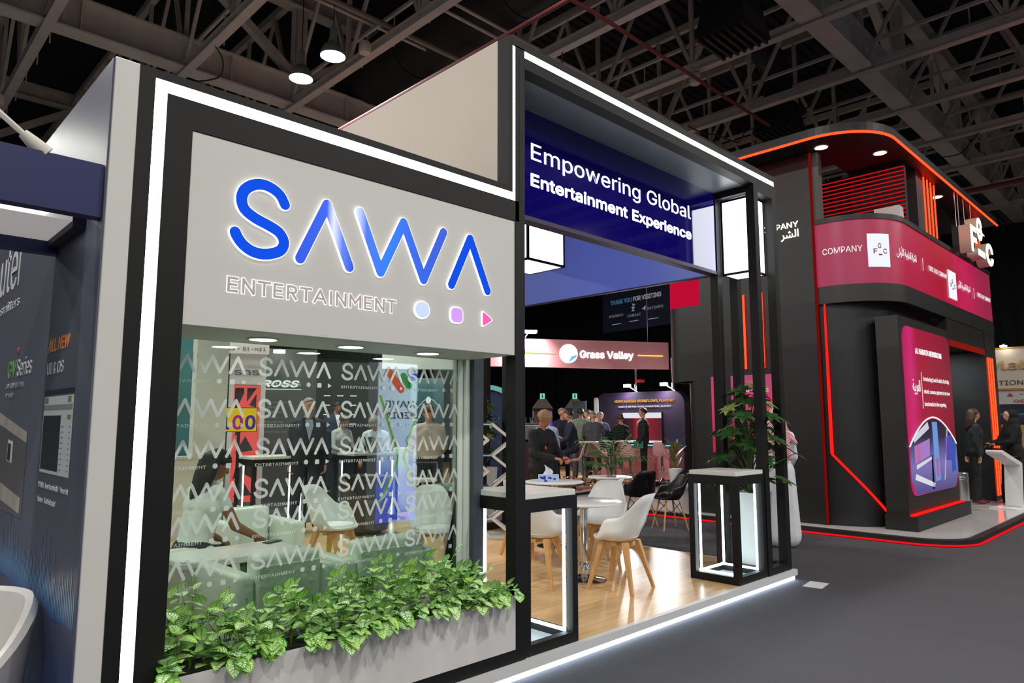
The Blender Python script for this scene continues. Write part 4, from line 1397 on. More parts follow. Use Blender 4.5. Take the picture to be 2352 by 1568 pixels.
# tall side wall with lettering, led line and screen
MB().box(10.6, 10.9, 4.24, 6.2, .1, 5.75).build('side_wall', MB2, t)
MB().box(10.595, 10.61, 4.2, 4.235, .1, 5.75).build('led_strip', glow('dim red led', '#d8201a', .25), t)
MB().box(10.62, 10.74, 4.1, 4.2, 4.68, 5.75).build('recess_column', mat('grey column', '#3a3d3c', .5), t)
WARM = glow('warm lit letters', '#fff3df', 2.0, sample=False)
letter('COMPANY', WARM, t, (10.59, 5.12, 4.63), .17, FACE_X, width=.68, ext=.01)
letter(SHER, WARM, t, (10.59, 4.72, 4.47), .17, FACE_X, width=.28, ext=.01, font=False)
for y in (5.39, 5.08):
    MB().tube([(10.58, y, 2.45), (10.58, y, 3.66)], .016, 8).build('led_strip', RTUBE, t, smooth=True)
PINK = grad_mat('pink screen', [(0, '#c01840'), (.5, '#d8366e'), (1, '#b9497a')], 'z', 1.3, 2.4, es=.8)
sc = MB().box(10.57, 10.6, 4.95, 5.66, 1.3, 2.35).build('wall_screen', PINK, t)
letter('SOLUTIONS', PTXT, sc, (10.568, 5.6, 2.08), .09, FACE_X, width=.58, ext=.001)
MB().box(10.57, 10.6, 5.9, 6.02, 1.1, 2.35).build('wall_screen', PINK, t)
# curved far end seen under the light blue fascia
def end_path(yc, r):
    return ([(10.6, 6.2), (10.6, yc)] + [(10.6 + r - r * math.cos(PI / 2 * i / 8), yc + r * math.sin(PI / 2 * i / 8)) for i in range(1, 9)] + [(13, yc + r)])[::-1]
wall_strip(end_path(6.6, .35), 2.3, 3.6).build('end_wall', MB2, t, smooth=True)
wall_strip(end_path(6.3, .25), .1, 2.3).build('lower_end_wall', MB2, t, smooth=True)
wall_strip(end_path(6.6, .35), 3.6, 4.5).build('end_band', glow('flat red screen', '#d01038', .8, False), t, smooth=True)

# canopy
cp = [(10.05, 6.8)] + [(10.95 - .9 * math.cos(PI / 2 * i / 14), 4.0 - .9 * math.sin(PI / 2 * i / 14)) for i in range(15)] + [(17.5, 3.1), (17.5, 4.15), (11.4, 4.15), (11.4, 6.8)]
MB().prism(cp, 5.76, 5.9, 'xy').build('canopy', mat('canopy underside', '#131112', .5), t)
MB().tube([(x, y, 5.755) for x, y in [(10.05, 6.8)] + [(10.95 - .9 * math.cos(PI / 2 * i / 14), 4.0 - .9 * math.sin(PI / 2 * i / 14)) for i in range(15)] + [(17.5, 3.1)]], .018, 6).build('led_strip', RTUBE, t, smooth=True)
for x, y in ((10.52, 4.0), (11.4, 3.45), (12.85, 3.42), (14.45, 3.45)):
    dl = MB().lathe([(.11, 0), (.11, -.006), (.09, -.008)], 20).build('downlight_ring', GLOSSWHITE, t, loc=(x, y, 5.76))
    MB().lathe([(0, -.005), (.095, -.005)], 20).build('lens', glow('stand downlight', '#f4fbf6', 9.0), dl)
MB().box(12.0, 12.1, 3.3, 6.5, 4.68, 5.7).build('slat_wall', MATBLACK, t)
sl = MB().box(11.985, 12.0, 3.3, 6.5, 0, .016).mesh('slat_light', glow('slat red', '#e01820', .7))
for k in range(14):
    link('slat_light', sl, t, (0, 0, 4.76 + k * .069))
MB().box(11.75, 11.95, 3.33, 3.7, 4.68, 4.98).build('white_block', WHITE, t)
MB().box(12.62, 13.0, 3.3, 3.6, 4.68, 5.76).build('canopy_column', mat('grey column', '#3a3d3c', .5), t)
MB().box(16.2, 16.5, 3.35, 3.65, 4.68, 5.76).build('canopy_column', mat('grey column', '#3a3d3c', .5), t)
for x in (13.06, 13.26, 13.46, 13.66):
    MB().tube([(x, 3.3, 4.62), (x, 3.3, 5.75)], .012, 6).build('led_strip', RTUBE, t, smooth=True)
for x in (16.55, 16.72, 16.89):
    MB().tube([(x, 3.32, 4.4), (x, 3.32, 5.7)], .012, 6).build('led_strip', RTUBE, t, smooth=True)
MB().box(13.05, 13.7, 3.33, 3.4, 4.62, 5.76).build('led_board', MATBLACK, t)
MB().box(13.9, 16.1, 3.9, 4.0, 4.68, 5.3).build('terrace_back', mat('grey terrace', '#5a5653', .6), t)
FG = glow('warm white letters', '#fff6e4', 2.4, sample=False)
FGS = mat('cream letter side', '#d9cdb8', .5)
for ch, x, z, sz, wd in (('F', 14.18, 4.62, .86, .42), ('G', 14.66, 4.92, .74, .56), ('C', 15.26, 4.56, .74, .56), ('-', 14.66, 4.40, 1.2, .5)):
    l = letter(ch, FGS, t, (x, 3.0, z), sz, ext=.09, offset=.025, name='sign_letter', width=wd)
    letter(ch, FG, l, (.006, 0, .095), sz, face=(0, 0, 0), ext=.004, offset=.02, name='letter_face', width=wd - .012)
for x in (14.3, 14.5, 14.9, 15.4):
    MB().tube([(x, 3.14, 5.1), (x, 3.14, 5.76)], .006, 5).build('hanger', STEEL, t)

# screen slab with plinth
MB().box(10.87, 13.48, 3.2, 3.5, .1, 3.13).build('screen_slab', MB3, t)
MB().box(10.8, 13.62, 3.08, 3.5, .1, .3).build('plinth', MB2, t)
MB().box(10.85, 13.5, 3.14, 3.19, .3, .318).build('led_strip', RSOFT, t)
SCR = grad_mat('crimson screen', [(0, '#a01838'), (.25, '#e0257a'), (.4, '#b5123c'), (1, '#8c1430')], 'x', 10.9, 13.6, es=.8, wave=.5)
ps = MB().prism(round_rect(11.0, 13.42, .55, 3.0, .22), 3.185, 3.2).build('poster_screen', SCR, t)
letter('AL HADATH NEWSROOM', PTXT, ps, (11.55, 3.182, 2.62), .15, width=1.35, bold=.005, ext=.001)
letter('Introducing Saudi Arabia\u2019s first fully', PTXT, ps, (11.85, 3.182, 2.22), .12, width=1.4, ext=.001)
letter('robotic camera systems to set new', PTXT, ps, (11.85, 3.182, 2.03), .12, width=1.4, ext=.001)
letter('benchmarks for live reporting.', PTXT, ps, (11.85, 3.182, 1.84), .12, width=1.15, ext=.001)
ALA = '\ufe94\ufef4\ufe91\ufeae\ufecc\ufedf\ufe8d'
letter(ALA, PTXT, ps, (11.32, 3.182, 2.05), .24, width=.36, ext=.001, font=False)
MB().box(11.76, 11.77, 3.181, 3.184, 1.8, 2.35).build('rule', PTXT, ps)
arc = [(11.0 + 2.42 * i / 24, 1.22 + .42 * math.sin(PI * i / 24) ** .9) for i in range(25)]
MB().tube([(x, 3.182, z + .03) for x, z in arc], .012, 5).build('arc_line', PTXT, ps)
pic = MB().prism(arc + [(13.42, .78), (13.2, .56), (11.22, .56), (11.0, .78)], 3.180, 3.184).build('newsroom_picture', grad_mat('newsroom blue', [(0, '#4d4a8c'), (.4, '#8f83cf'), (.75, '#3a2f52'), (1, '#1c1626')], 'z', .5, 1.65, es=.7), ps)
def poly(pts, c, es=.8):
    MB().prism(pts, 3.177, 3.179).build('picture_shape', glow('pic ' + c, c, es, False), pic)
poly([(12.15, .7), (12.4, .72), (12.38, 1.6), (12.12, 1.6)], '#7aa8f2')
poly([(11.15, 1.38), (11.9, 1.6), (11.95, 1.5), (11.2, 1.3)], '#dfe3f4')
poly([(11.2, 1.0), (11.9, 1.1), (11.95, 1.35), (11.2, 1.25)], '#b58ad8')
poly([(11.3, 1.02), (11.45, 1.04), (11.45, 1.28), (11.3, 1.26)], '#e46a9a')
poly([(11.25, .92), (12.0, 1.04), (12.0, 1.08), (11.25, .98)], '#eceaf6')
poly([(11.15, .78), (12.05, .62), (12.1, .68), (11.2, .86)], '#f2f2fa')
poly([(12.2, .75), (12.34, .77), (12.36, 1.05), (12.2, 1.05)], '#d4567e')
poly([(12.6, .7), (12.64, .7), (12.95, 1.5), (12.9, 1.5)], '#cfc4f0')
poly([(12.75, 1.0), (13.1, .98), (13.15, 1.4), (12.75, 1.35)], '#5f56b8')
poly([(13.05, .8), (13.3, .82), (13.3, 1.3), (13.1, 1.3)], '#3a66c8')
poly([(11.95, .6), (12.05, .6), (12.06, 1.1), (12.0, 1.1)], '#2a2036', .4)
# zig-zag red groove on the curved corner
zg = [(10.64, 4.12, 3.38), (10.64, 4.12, 2.2), (10.64, 4.12, 1.15)]
for i in range(0, 9):
    q = R(9 + 6.2 * i)
    zg.append((11.47 - .825 * math.cos(q), 4.25 - .825 * math.sin(q), 1.12 - .8 * i / 8))
MB().tube(zg, [.012, .022, .024] + [.018] * 9, 6).build('led_groove', RSOFT, t, smooth=True)
# doorway, inner wall, end pillar
MB().box(13.48, 16.05, 3.21, 3.5, 3.0, 3.36).build('door_lintel', MB2, t)
MB().box(13.5, 16.05, 3.3, 4.4, 2.98, 3.0).build('door_soffit', mat('red tinted soffit', '#5a2a26', .5), t)
MB().box(13.5, 16.05, 3.21, 3.24, 2.9, 3.0).build('led_board', glow('red soffit light', '#d03020', .35), t)
MB().box(16.05, 16.9, 3.2, 5.2, .1, 3.36).build('end_pillar', MB2, t)
MB().box(13.5, 16.9, 5.6, 5.7, .1, 3.36).build('back_wall', mat('blue grey wall', '#39444c', .5), t)
MB().box(11.6, 13.38, 3.6, 5.6, 3.0, 3.36).build('ceiling_block', MB2, t)
MB().box(13.38, 13.48, 3.5, 5.6, .1, 3.36).build('side_partition', MB2, t)
for x in (16.12, 16.3, 16.48):
    MB().tube([(x, 3.18, .2), (x, 3.18, 2.85)], .012, 6).build('led_strip', RTUBE, t, smooth=True)

dl = MB().lathe([(.11, 0), (.11, -.006), (.09, -.008)], 20).build('downlight_ring', GLOSSWHITE, t, loc=(14.8, 4.0, 2.98))  # unseen fitting: ring, lens and light added to brighten the dark doorway
MB().lathe([(0, -.005), (.095, -.005)], 20).build('lens', glow('stand downlight', '#f4fbf6', 9.0), dl)
area_light('doorway_fill_light', (14.8, 4.0, 2.96), .18, 28, (.92, .97, 1.0))
# things inside the dark stand
t = thing('info_kiosk', 'white angled information kiosk on the glossy floor', 'kiosk', (14.75, 2.82, .1), R(-15))
pf = stroke_outline([(.3, 0.05), (.36, .76), (-.22, .98)], .07, 4)
MB().prism(pf, -.13, .13).build('body', GLOSSWHITE, t)
MB().box(-.1, .6, -.22, .22, 0, .02).build('base', GLOSSWHITE, t)
MB().bar((-.2, 0, 1.045), (.36, 0, .852), .3, .006).build('screen', mat('dark screen', '#1a1c22', .1), t)
t = thing('waste_bin', 'brushed steel waste bin beside the screen slab', 'bin', (14.35, 3.4, .1))
MB().lathe([(0, 0), (.14, 0), (.145, .02), (.145, .58), (.15, .6), (.13, .62), (.13, .58), (0, .55)], 24).build('body', STEEL, t, smooth=True)
MB().lathe([(.146, .5), (.15, .51), (.15, .54), (.146, .55)], 24).build('band', CHROME, t, smooth=True)
shell_chair((14.75, 4.1, .1), R(150), 'black shell chair behind the woman in the trouser suit', SH_B, True, False, 'black shell chairs')
shell_chair((14.3, 4.3, .1), R(200), 'white shell chair deep in the dark stand', SH_W, True, False, 'white shell chairs')
t = thing('flag', 'green white and red flag draped on a pole in the dark stand', 'flag', (15.85, 4.7, .1))
MB().tube([(0, 0, 0), (0, 0, 2.2)], .015).build('pole', mat('gold pole', '#b08a3a', .3, metal=1.0), t)
m = MB(); V = []
for j in range(9):
    for i in range(9):
        u, v = i / 8, j / 8
        V.append((.02 + u * .1 + .03 * math.sin(u * 9) + .12 * v * u, -.06 * math.cos(u * 12) * (.3 + v) - .05, 2.15 - 1.5 * v - .25 * u))
m.add(V, [])
for j in range(8):
    for i in range(8):
        m.cur = 0 if i < 2 else (1 if i < 4 else (2 if i < 5 else 3))
        m.add([], [])
        m.f.append((j * 9 + i, j * 9 + i + 1, j * 9 + i + 10, j * 9 + i + 9)); m.mi.append(m.cur)
m.build('cloth', [cloth('#b02a30'), cloth('#e2e2dc'), cloth('#c8a83a'), cloth('#1f6b3c')], t, smooth=True, angle=180)

# ================================================================== WHITE STAND FAR RIGHT
t = thing('white_stand', 'far white exhibition stand with warm lit header and red lettering', 'exhibition stand', (0, 0, 0))
MB().box(24.0, 24.2, 0, 4.75, 2.55, 3.68).build('header', mat('warm white header', '#e4d9c8', .5), t)
MB().box(23.97, 24.2, 0, 4.76, 2.5, 2.55).build('header_edge', mat('gold edge', '#c9962f', .4), t)
MB().box(23.97, 24.2, 0, 4.76, 3.68, 3.72).build('header_edge', mat('gold edge', '#c9962f', .4), t)
letter('wlab', mat('gold letters', '#d8b46a', .3), t, (23.96, 4.85, 3.08), .5, FACE_X, width=1.15, ext=.03)
letter('ATION SOLUTIONS', mat('dark grey letters', '#3c3d42', .5), t, (23.98, 4.68, 2.64), .26, FACE_X, width=2.2, ext=.004)
MB().box(24.05, 24.2, 0, 4.7, 2.1, 2.5).build('lower_header', mat('pale header', '#d6d4d2', .5), t)
letter('GENERAL', mat('red letters', '#c03038', .5), t, (24.03, 4.2, 2.14), .17, FACE_X, width=.95, ext=.003)
MB().prism([(4.36, 2.32), (4.28, 2.42), (4.2, 2.32)], 24.035, 24.045, 'yz').build('emblem', mat('red letters', '#c03038', .5), t)
letter('AT GRAPHICS', mat('grey letters', '#8d8d90', .5), t, (24.03, 4.05, 2.36), .08, FACE_X, width=.8, ext=.003)
MB().box(24.1, 24.15, 2.6, 4.7, 1.55, 2.08).build('monitor', grad_mat('dark monitor', [(0, '#0a0d18'), (.45, '#101a30'), (.5, '#2d6b4a'), (.56, '#12192c'), (1, '#0b0d16')], 'z', 1.55, 2.08, es=.8), t)
MB().box(24.1, 24.3, 0, 4.7, 0, 1.52).build('wood_front', mat('warm wood front', '#c99b62', .5), t)
MB().box(24.3, 24.5, 0, 4.7, 0, 3.6).build('back_panel', mat('pale header', '#d6d4d2', .5), t)
for y in (3.2, 4.3):
    sp = MB().tube([(23.95, y, 3.8), (23.8, y, 3.78)], .03).build('spotlight', STEEL, t)
    MB().box(23.75, 23.82, y - .08, y + .08, 3.72, 3.76).build('lens', glow('spot lens', '#fff4e0', 25.0), sp)

# ================================================================== PINK BANNER STAND
t = thing('banner_stand', 'oak floored stand with teal edge under the pink hanging banner', 'exhibition stand', (0, 0, 0))
GVM = t
MB().prism([(9.6, 9.38), (17.5, 10.3), (17.5, 20), (12.5, 20)], 0, .14, 'xy').build('platform', mat('teal edge', '#4d8a8e', .5), t)
MB().prism([(9.6, 9.39), (17.5, 10.31), (17.5, 20), (12.5, 20)], .14, .15, 'xy').build('floor_panel', mat('pinkish oak floor', '#cfa06e', .35, noise=.1, nscale=3), t)
MB().bar((9.85, 9.46, .152), (17.5, 10.36, .152), .3, .006).build('floor_border', mat('pink floor border', '#d59aa0', .4), t)
PW_ = mat('plum wall', '#2f2338', .4)
pw = round_rect(9.9, 12.85, -.5, 2.42, .35, 8)
MB().prism(pw, 16.0, 16.25, 'yz').build('plum_wall', PW_, t)
edge = [(y, z) for y, z in round_rect(9.9, 12.85, -.5, 2.42, .35, 8) if z > .1]
MB().prism(round_rect(12.75, 12.9, .15, 2.3, .06, 4), 15.98, 16.3, 'yz').build('white_edge', GLOSSWHITE, t)
letter('NEWS & MEDIA WORKFLOWS, PLAYOUT', glow('amber letters', '#f5b045', .9, False), t, (15.985, 12.15, 2.14), .13, FACE_X, width=1.95, bold=.004, ext=.002)
letter('INGEST | EDITING | MAM | AUTOMATION | PLAYOUT', PTXT, t, (15.985, 12.02, 2.0), .08, FACE_X, width=1.72, offset=.0008, ext=.002)
tv = MB().box(15.93, 15.99, 10.55, 11.85, 1.02, 1.87).build('monitor', mat('monitor body', '#141418', .3), t)
MB().box(15.925, 15.93, 10.57, 11.83, 1.04, 1.85).build('screen', grad_mat('wine screen', [(0, '#6b1020'), (.3, '#a01026'), (.42, '#e02030'), (.5, '#7a1222'), (.62, '#d01c30'), (.75, '#5a1420'), (1, '#33141c')], 'y', 10.6, 11.8, es=.6), tv)
MB().box(15.92, 15.925, 10.57, 11.83, 1.7, 1.85).build('screen_bar', glow('screen bar', '#e8edf6', .9, False), tv)
MB().box(15.92, 15.925, 10.57, 11.83, 1.04, 1.1).build('screen_bar', glow('screen bar', '#e8edf6', .9, False), tv)
MB().box(15.3, 16.0, 9.95, 12.4, .15, .95).build('pink_counter', mat('pink counter', '#d98f95', .4), t)
MB().box(15.25, 16.0, 9.92, 12.45, .95, .99).build('counter_top', mat('teal edge', '#4d8a8e', .5), t)
for y in (10.3, 11.5):
    MB().tube([(16.1, y, 2.42), (16.1, y, 3.3)], .04, 10).build('chrome_pole', CHROME, t, smooth=True)
    sp = MB().tube([(16.05, y - .1, 2.42), (15.95, y + .12, 2.58)], .015).build('flood_arm', GLOSSWHITE, t)
    MB().box(15.88, 15.98, y + .08, y + .26, 2.56, 2.64).build('flood_lens', glow('flood lens', '#ffffff', 28.0), sp)
    MB().box(15.9, 16.1, y - .3, y - .12, 2.68, 2.76).build('red_flood', mat('red flood housing', '#c23a44', .4), sp)
for y in (10.3, 11.5):
    fl_ = area_light('flood_light', (15.86, y + .17, 2.55), .16, 60, (1, .97, .95), Vector((-.75, 0, -.6)).to_track_quat('-Z', 'Y').to_euler())
    fl_ = area_light('wall_flood_light', (15.8, y + .17, 2.55), .16, 10, (.9, .95, 1), Vector((.5, 0, -.8)).to_track_quat('-Z', 'Y').to_euler())
MB().box(15.6, 15.64, 12.9, 13.4, .15, 2.2).build('grey_partition', mat('slate blue partition', '#4c5a66', .5), t)

t = thing('hanging_banner', 'long pale pink hanging banner with white lettering and round logo', 'banner', (0, 0, 0))
A0, B0 = Vector((11.0, 14.37)), Vector((16.8, 10.86))
dr = (B0 - A0).normalized(); ang = math.atan2(dr.y, dr.x)
bl = (B0 - A0).length
hb = MB().box(0, bl, 0, .12, 3.06, 3.82).build('fabric_panel', mat('pink fabric banner', '#d08d92', .6), t, loc=(A0.x, A0.y, 0), rot=(0, 0, ang))
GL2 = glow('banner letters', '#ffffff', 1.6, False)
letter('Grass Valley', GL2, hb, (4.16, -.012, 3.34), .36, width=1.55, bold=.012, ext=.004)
MB().prism(ellipse(3.83, 3.44, .26, .26), -.02, -.002).build('logo_disc', GL2, hb)
MB().prism([(3.83, 3.2), (4.05, 3.35), (4.06, 3.42), (3.9, 3.36), (3.86, 3.28)], -.024, -.021).build('logo_blue', glow('logo blue', '#7cc4f0', 1.0, False), hb)
YL = glow('yellow line', '#f5c648', 1.6, False)
MB().box(.3, 3.45, -.02, 0, 3.42, 3.45).build('light_line', YL, hb)
MB().box(5.85, 6.6, -.02, 0, 3.42, 3.45).build('light_line', YL, hb)
for x in (.6, bl - .6):
    MB().tube([(x, .06, 3.8), (x, .06, 8.0)], .008, 5).build('wire', STEEL, hb)
sp = MB().tube([(2.6, .06, 3.82), (2.6, -.5, 3.95)], .015).build('flood_arm', GLOSSWHITE, hb)
MB().box(2.45, 2.78, -.62, -.46, 3.9, 3.97).build('flood_lens', glow('flood lens', '#ffffff', 28.0), sp)
fl_ = area_light('flood_light', (0, 0, 0), .25, 90, (1, 1, 1), (0, 0, 0))
fp = Matrix.Translation((A0.x, A0.y, 0)) @ Matrix.Rotation(ang, 4, 'Z')
fl_.location = fp @ Vector((2.6, -.55, 3.88))
fl_.rotation_euler = (fp.to_quaternion() @ Vector((0, .62, -.5))).to_track_quat('-Z', 'Y').to_euler()
fl_.data.spread = R(120)

t = thing('hanging_poster', 'dark blue thank-you banner hanging before the black curtain', 'banner', (0, 0, 0))
DB = mat('dark blue poster', '#141c3c', .6, noise=.6, nscale=.8)
po = MB().box(0, 3.05, 0, .03, 0, 1.32).build('fabric_panel', DB, t, loc=(18.9, 14.82, 4.62), rot=(0, 0, R(-98)))
PB = mat('glowing cyan print', '#5f9fd0', .6, emit='#5f9fd0', es=.1); PWH = mat('glowing white print', '#c9d0dc', .6, emit='#c9d0dc', es=.12)  # faint glow added to the print colours, the banner itself is unlit
letter('THANK YOU', PB, po, (.4, -.004, .93), .27, width=.98, bold=.01, ext=.001)
letter('FOR VISITING', PWH, po, (1.45, -.004, .93), .27, width=1.2, bold=.01, ext=.001)
letter('INTEGRATE', PWH, po, (.3, -.004, .5), .15, width=.68, ext=.001)
letter('CABSAT', PWH, po, (1.18, -.004, .42), .16, width=.6, ext=.001)
letter('SATEXPO', PWH, po, (2.05, -.004, .56), .17, width=.68, ext=.001)
for k, x in enumerate((.45, 1.25, 2.1)):
    MB().box(x, x + .42, -.004, 0, .24 if k != 1 else .26, .265 if k != 1 else .285).build('small_print', PWH, po)
MB().prism([(1.36, .6), (1.52, .6), (1.44, .66), (1.54, .72), (1.42, .74), (1.55, .82), (1.38, .86), (1.44, .78), (1.36, .72), (1.42, .67)], -.004, -.001).build('emblem', PWH, po)
MB().prism([(1.82, .62), (2.0, .72), (1.96, .54), (1.92, .6)], -.004, -.001).build('emblem', PWH, po)
for q in range(2):
    MB().tube([(.2 + 2.65 * q, .015, 1.32), (.2 + 2.65 * q, .015, 5.98)], .008, 5).build('wire', STEEL, po)

# pink bar stools and tables
def bar_stool(loc, rz, lb, m=SHELLP):
    t = thing('bar_stool', lb, 'stool', loc, rz, 'pink bar stools')
    link('seat_shell', shell_mesh('seat_shell', m, .2, .21, .19, .02, .06, .36, .02, .06), t, (0, 0, .62))
    MB().lathe([(0, .03), (.03, .05), (.03, .6), (.06, .63), (0, .63)], 16).build('column', CHROME, t, smooth=True)
    MB().lathe([(0, 0), (.2, 0), (.2, .01), (.08, .03), (.03, .1)], 28).build('base', CHROME, t, smooth=True)
    MB().tube([(.13 * math.cos(2 * PI * k / 20), .1 + .13 * math.sin(2 * PI * k / 20), .28) for k in range(21)], .01, 6).build('foot_ring', CHROME, t, smooth=True)
    MB().tube([(.025, .01, .55), (.1, .04, .53)], .006, 6).build('lever', CHROME, t, smooth=True)
bar_stool(pol(49.4, 15.2, .15), R(50), 'pink bar stool under the man in the navy suit')
bar_stool(pol(51.0, 17.0, .15), R(-50), 'pink bar stool under the bald man in the grey jacket')
bar_stool(pol(51.5, 18.7, .15), R(140), 'pink bar stool under the grey-haired man in navy')
bar_stool(pol(53.9, 16.2, .15), R(-80), 'empty pink bar stool in front of the man in the black suit')
bar_stool(pol(53.2, 18.0, .15), R(-35), 'pink bar stool under the woman with the bun')
bar_stool(pol(56.4, 17.6, .15), R(-80), 'low-backed pink bar stool by the pink counter')
for az, d, lb in ((50.2, 16.4, 'white bar table among the seated visitors'), (52.6, 17.2, 'white bar table with the laptop at the pink banner stand')):
    tt = round_table(pol(az, d, .15), 1.0, .36, lb)
t = thing('laptop', 'open laptop on the bar table by the woman with the bun', 'laptop', pol(52.6, 17.2, 1.15), R(-60))
MB().box(-.17, .17, -.12, .12, 0, .015).build('base', STEEL, t)
MB().bar((0, .12, .01), (0, .2, .22), .34, .008, up=(0, 1, 0)).build('screen', mat('dark screen', '#1a1c22', .1), t)
t = thing('rubber_plant', 'broad-leaved plant at the end of the pink counter', 'plant', pol(57.4, 17.2, .15))
MB().lathe([(0, 0), (.12, 0), (.16, .35), (.14, .35), (0, .32)], 20).build('pot', PLW, t, smooth=True)
random.seed(21)
RBL = leaf_mesh('leaf', mat('olive leaf', '#6b6a2c', .35, noise=.4, nscale=4), .42, .13, .3, .2, 2, 6)
for k in range(11):
    a = k * 2.4
    link('leaf', RBL, t, (.02 * math.cos(a), .02 * math.sin(a), .34 + .05 * k), orient((math.cos(a) * .6, math.sin(a) * .6, .9)))

# lit pyramid kiosks with exit signs
def kiosk(loc, rz, lb, scr):
    t = thing('roofed_booth', lb, 'booth', loc, rz, 'small pitched-roof booths')
    t.scale = (.47, .55, 1)
    m = MB().add([(-.75, -.6, 2.05), (.75, -.6, 2.05), (.75, .6, 2.05), (-.75, .6, 2.05), (-.28, -.2, 2.36), (.28, -.2, 2.36), (.28, .2, 2.36), (-.28, .2, 2.36)],
             [(0, 1, 5, 4), (1, 2, 6, 5), (2, 3, 7, 6), (3, 0, 4, 7), (4, 5, 6, 7), (3, 2, 1, 0)])
    m.build('roof', mat('grey beige roof', '#82786f', .6), t)
    MB().box(-.78, .78, -.63, .63, 1.99, 2.05).build('eave', MATBLACK, t)
    MB().box(-.7, .7, .3, .35, 0, 1.99).build('rear_panel', mat('dusky pink panel', '#c79aa4', .5), t)
    MB().box(-.05, .7, .2, .25, .4, 1.95).build('display_panel', glow('violet display', '#5a48d8', .8, False), t)
    MB().prism([(.1, 1.5), (.5, 1.45), (.55, 1.62), (.4, 1.7), (.15, 1.65)], .185, .195).build('display_shape', PTXT, t)
    MB().box(-.7, -.62, -.55, .3, 0, 1.99).build('side_post', mat('dusky pink panel', '#c79aa4', .5), t)
    s = MB().box(-.17, .17, -.03, .03, 2.37, 2.55).build('exit_sign', glow('exit green', '#7fe0b4', 1.0, False), t)
    MB().box(-.05, .05, -.034, -.03, 2.4, 2.52).build('pictogram', mat('exit dark', '#1c7a4c', .5), s)
kiosk((17.2, 16.1, 0), R(-47), 'pitched-roof booth under the green exit sign nearest the gateway post', 0)
kiosk((18.0, 15.35, 0), R(-49), 'pitched-roof booth under the exit sign beside the plum wall', 1)
t = thing('espresso_machine', 'steel espresso machine on a dark counter behind the man in black', 'coffee machine', pol(45.7, 15.6, .15), R(-46))
MB().box(-.45, .45, -.3, .3, 0, 1.0).build('counter', mat('plum counter', '#4a2a34', .5), t)
MB().bevbox(-.38, .38, -.2, .25, 1.05, 1.4, .03, 2).build('body', STEEL, t)
MB().box(-.36, .36, -.22, .2, 1.4, 1.43).build('cup_tray', CHROME, t)
for k in range(4):
    MB().lathe([(0, 0), (.05, 0), (.065, .12), (.05, .12), (0, .1)], 14, (-.27 + k * .18, 0, 1.43)).build('jug', CHROME, t, smooth=True)
t = thing('arch_panel', 'dark blue arched panel with pale turquoise edge behind the rear tower', 'panel', pol(42.4, 13.2), R(-42))
ar = [(-.55, 0), (.55, 0)] + [(.55 * math.cos(PI * i / 16), 1.65 + .55 * math.sin(PI * i / 16)) for i in range(17)]
MB().prism(ar, .0, .12).build('face', mat('navy panel', '#1b2c4a', .5), t)
ar2 = stroke_outline([(.6, .0), (.6, 1.65)] + [(.6 * math.cos(PI * i / 16), 1.65 + .6 * math.sin(PI * i / 16)) for i in range(1, 17)] + [(-.6, .0)], .09, 3)
MB().prism(ar2, -.04, .16).build('edge', mat('turquoise edge', '#6fc9c0', .4), t)

# ================================================================== STANDS SEEN THROUGH THE WINDOW
t = thing('lattice_tower', 'white tower with glowing red lattice seen through the window', 'display tower', (5.25, 12.0, 0), R(-23))
MB().box(-.3, .3, 0, .35, 2.25, 2.95).build('head_panel', mat('pinkish white panel', '#cbbcbc', .5), t)
for x in (-.3, .22):
    MB().box(x, x + .08, 0, .35, 0, 2.25).build('side_post', mat('pinkish white panel', '#cbbcbc', .5), t)
MB().box(-.22, .22, .25, .3, .2, 2.25).build('red_back', glow('coral glow', '#ff5a58', .9), t)
dk = mat('dark lattice panel', '#3c3536', .5)
for poly_ in ([(-.2, 1.75), (-.05, 2.1), (-.05, 2.2), (-.2, 2.2)], [(.0, 2.2), (.0, 1.95), (.16, 2.2)], [(.04, 1.9), (.16, 1.85), (.16, 2.1)], [(-.18, 1.35), (-.02, 1.45), (-.12, 1.68)], [(.02, 1.42), (.16, 1.5), (.16, 1.75), (-.02, 1.68)], [(-.16, 1.05), (.14, 1.1), (.0, 1.35)], [(-.18, .6), (-.02, .7), (-.1, 1.0)], [(.02, .68), (.16, .6), (.14, 1.0), (-.02, .95)], [(-.16, .3), (.14, .32), (.0, .55)]):
    MB().prism(poly_, .2, .24).build('lattice_panel', dk, t)
letter('sns', mat('dark grey letters', '#3c3d42', .5), t, (-.22, -.004, 2.42), .22, width=.4, ext=.002)
hdm = thing('fascia_sign', 'pale fascia board reading solutions above the lattice tower', 'sign', (5.0, 12.15, 0), R(-23))
MB().box(-.6, .62, -.2, -.14, 2.78, 3.02).build('board', mat('pinkish white panel', '#cbbcbc', .5), hdm)
letter('SOLUTIONS - S1-H21', mat('dark grey letters', '#3c3d42', .5), hdm, (-.52, -.205, 2.84), .11, width=1.08, ext=.001)
MB().box(-.6, -.55, -.14, 0, 0, 3.02).build('support', mat('pinkish white panel', '#cbbcbc', .5), hdm)
t = thing('display_screen', 'yellow screen showing a large 100 on a stand', 'screen', (4.72, 11.05, 0), R(-23.5))
MB().box(-.27, .27, 0, .04, 1.44, 1.83).build('bezel', MATBLACK, t)
MB().box(-.26, .26, -.004, 0, 1.45, 1.82).build('screen', glow('yellow picture', '#e8b912', .9, False), t)
letter('1', glow('violet digit', '#4a2a86', .7, False), t, (-.25, -.006, 1.49), .4, width=.11, offset=.012, ext=.001)
letter('0', glow('magenta digit', '#b8208a', .8, False), t, (-.1, -.006, 1.49), .4, width=.16, offset=.012, ext=.001)
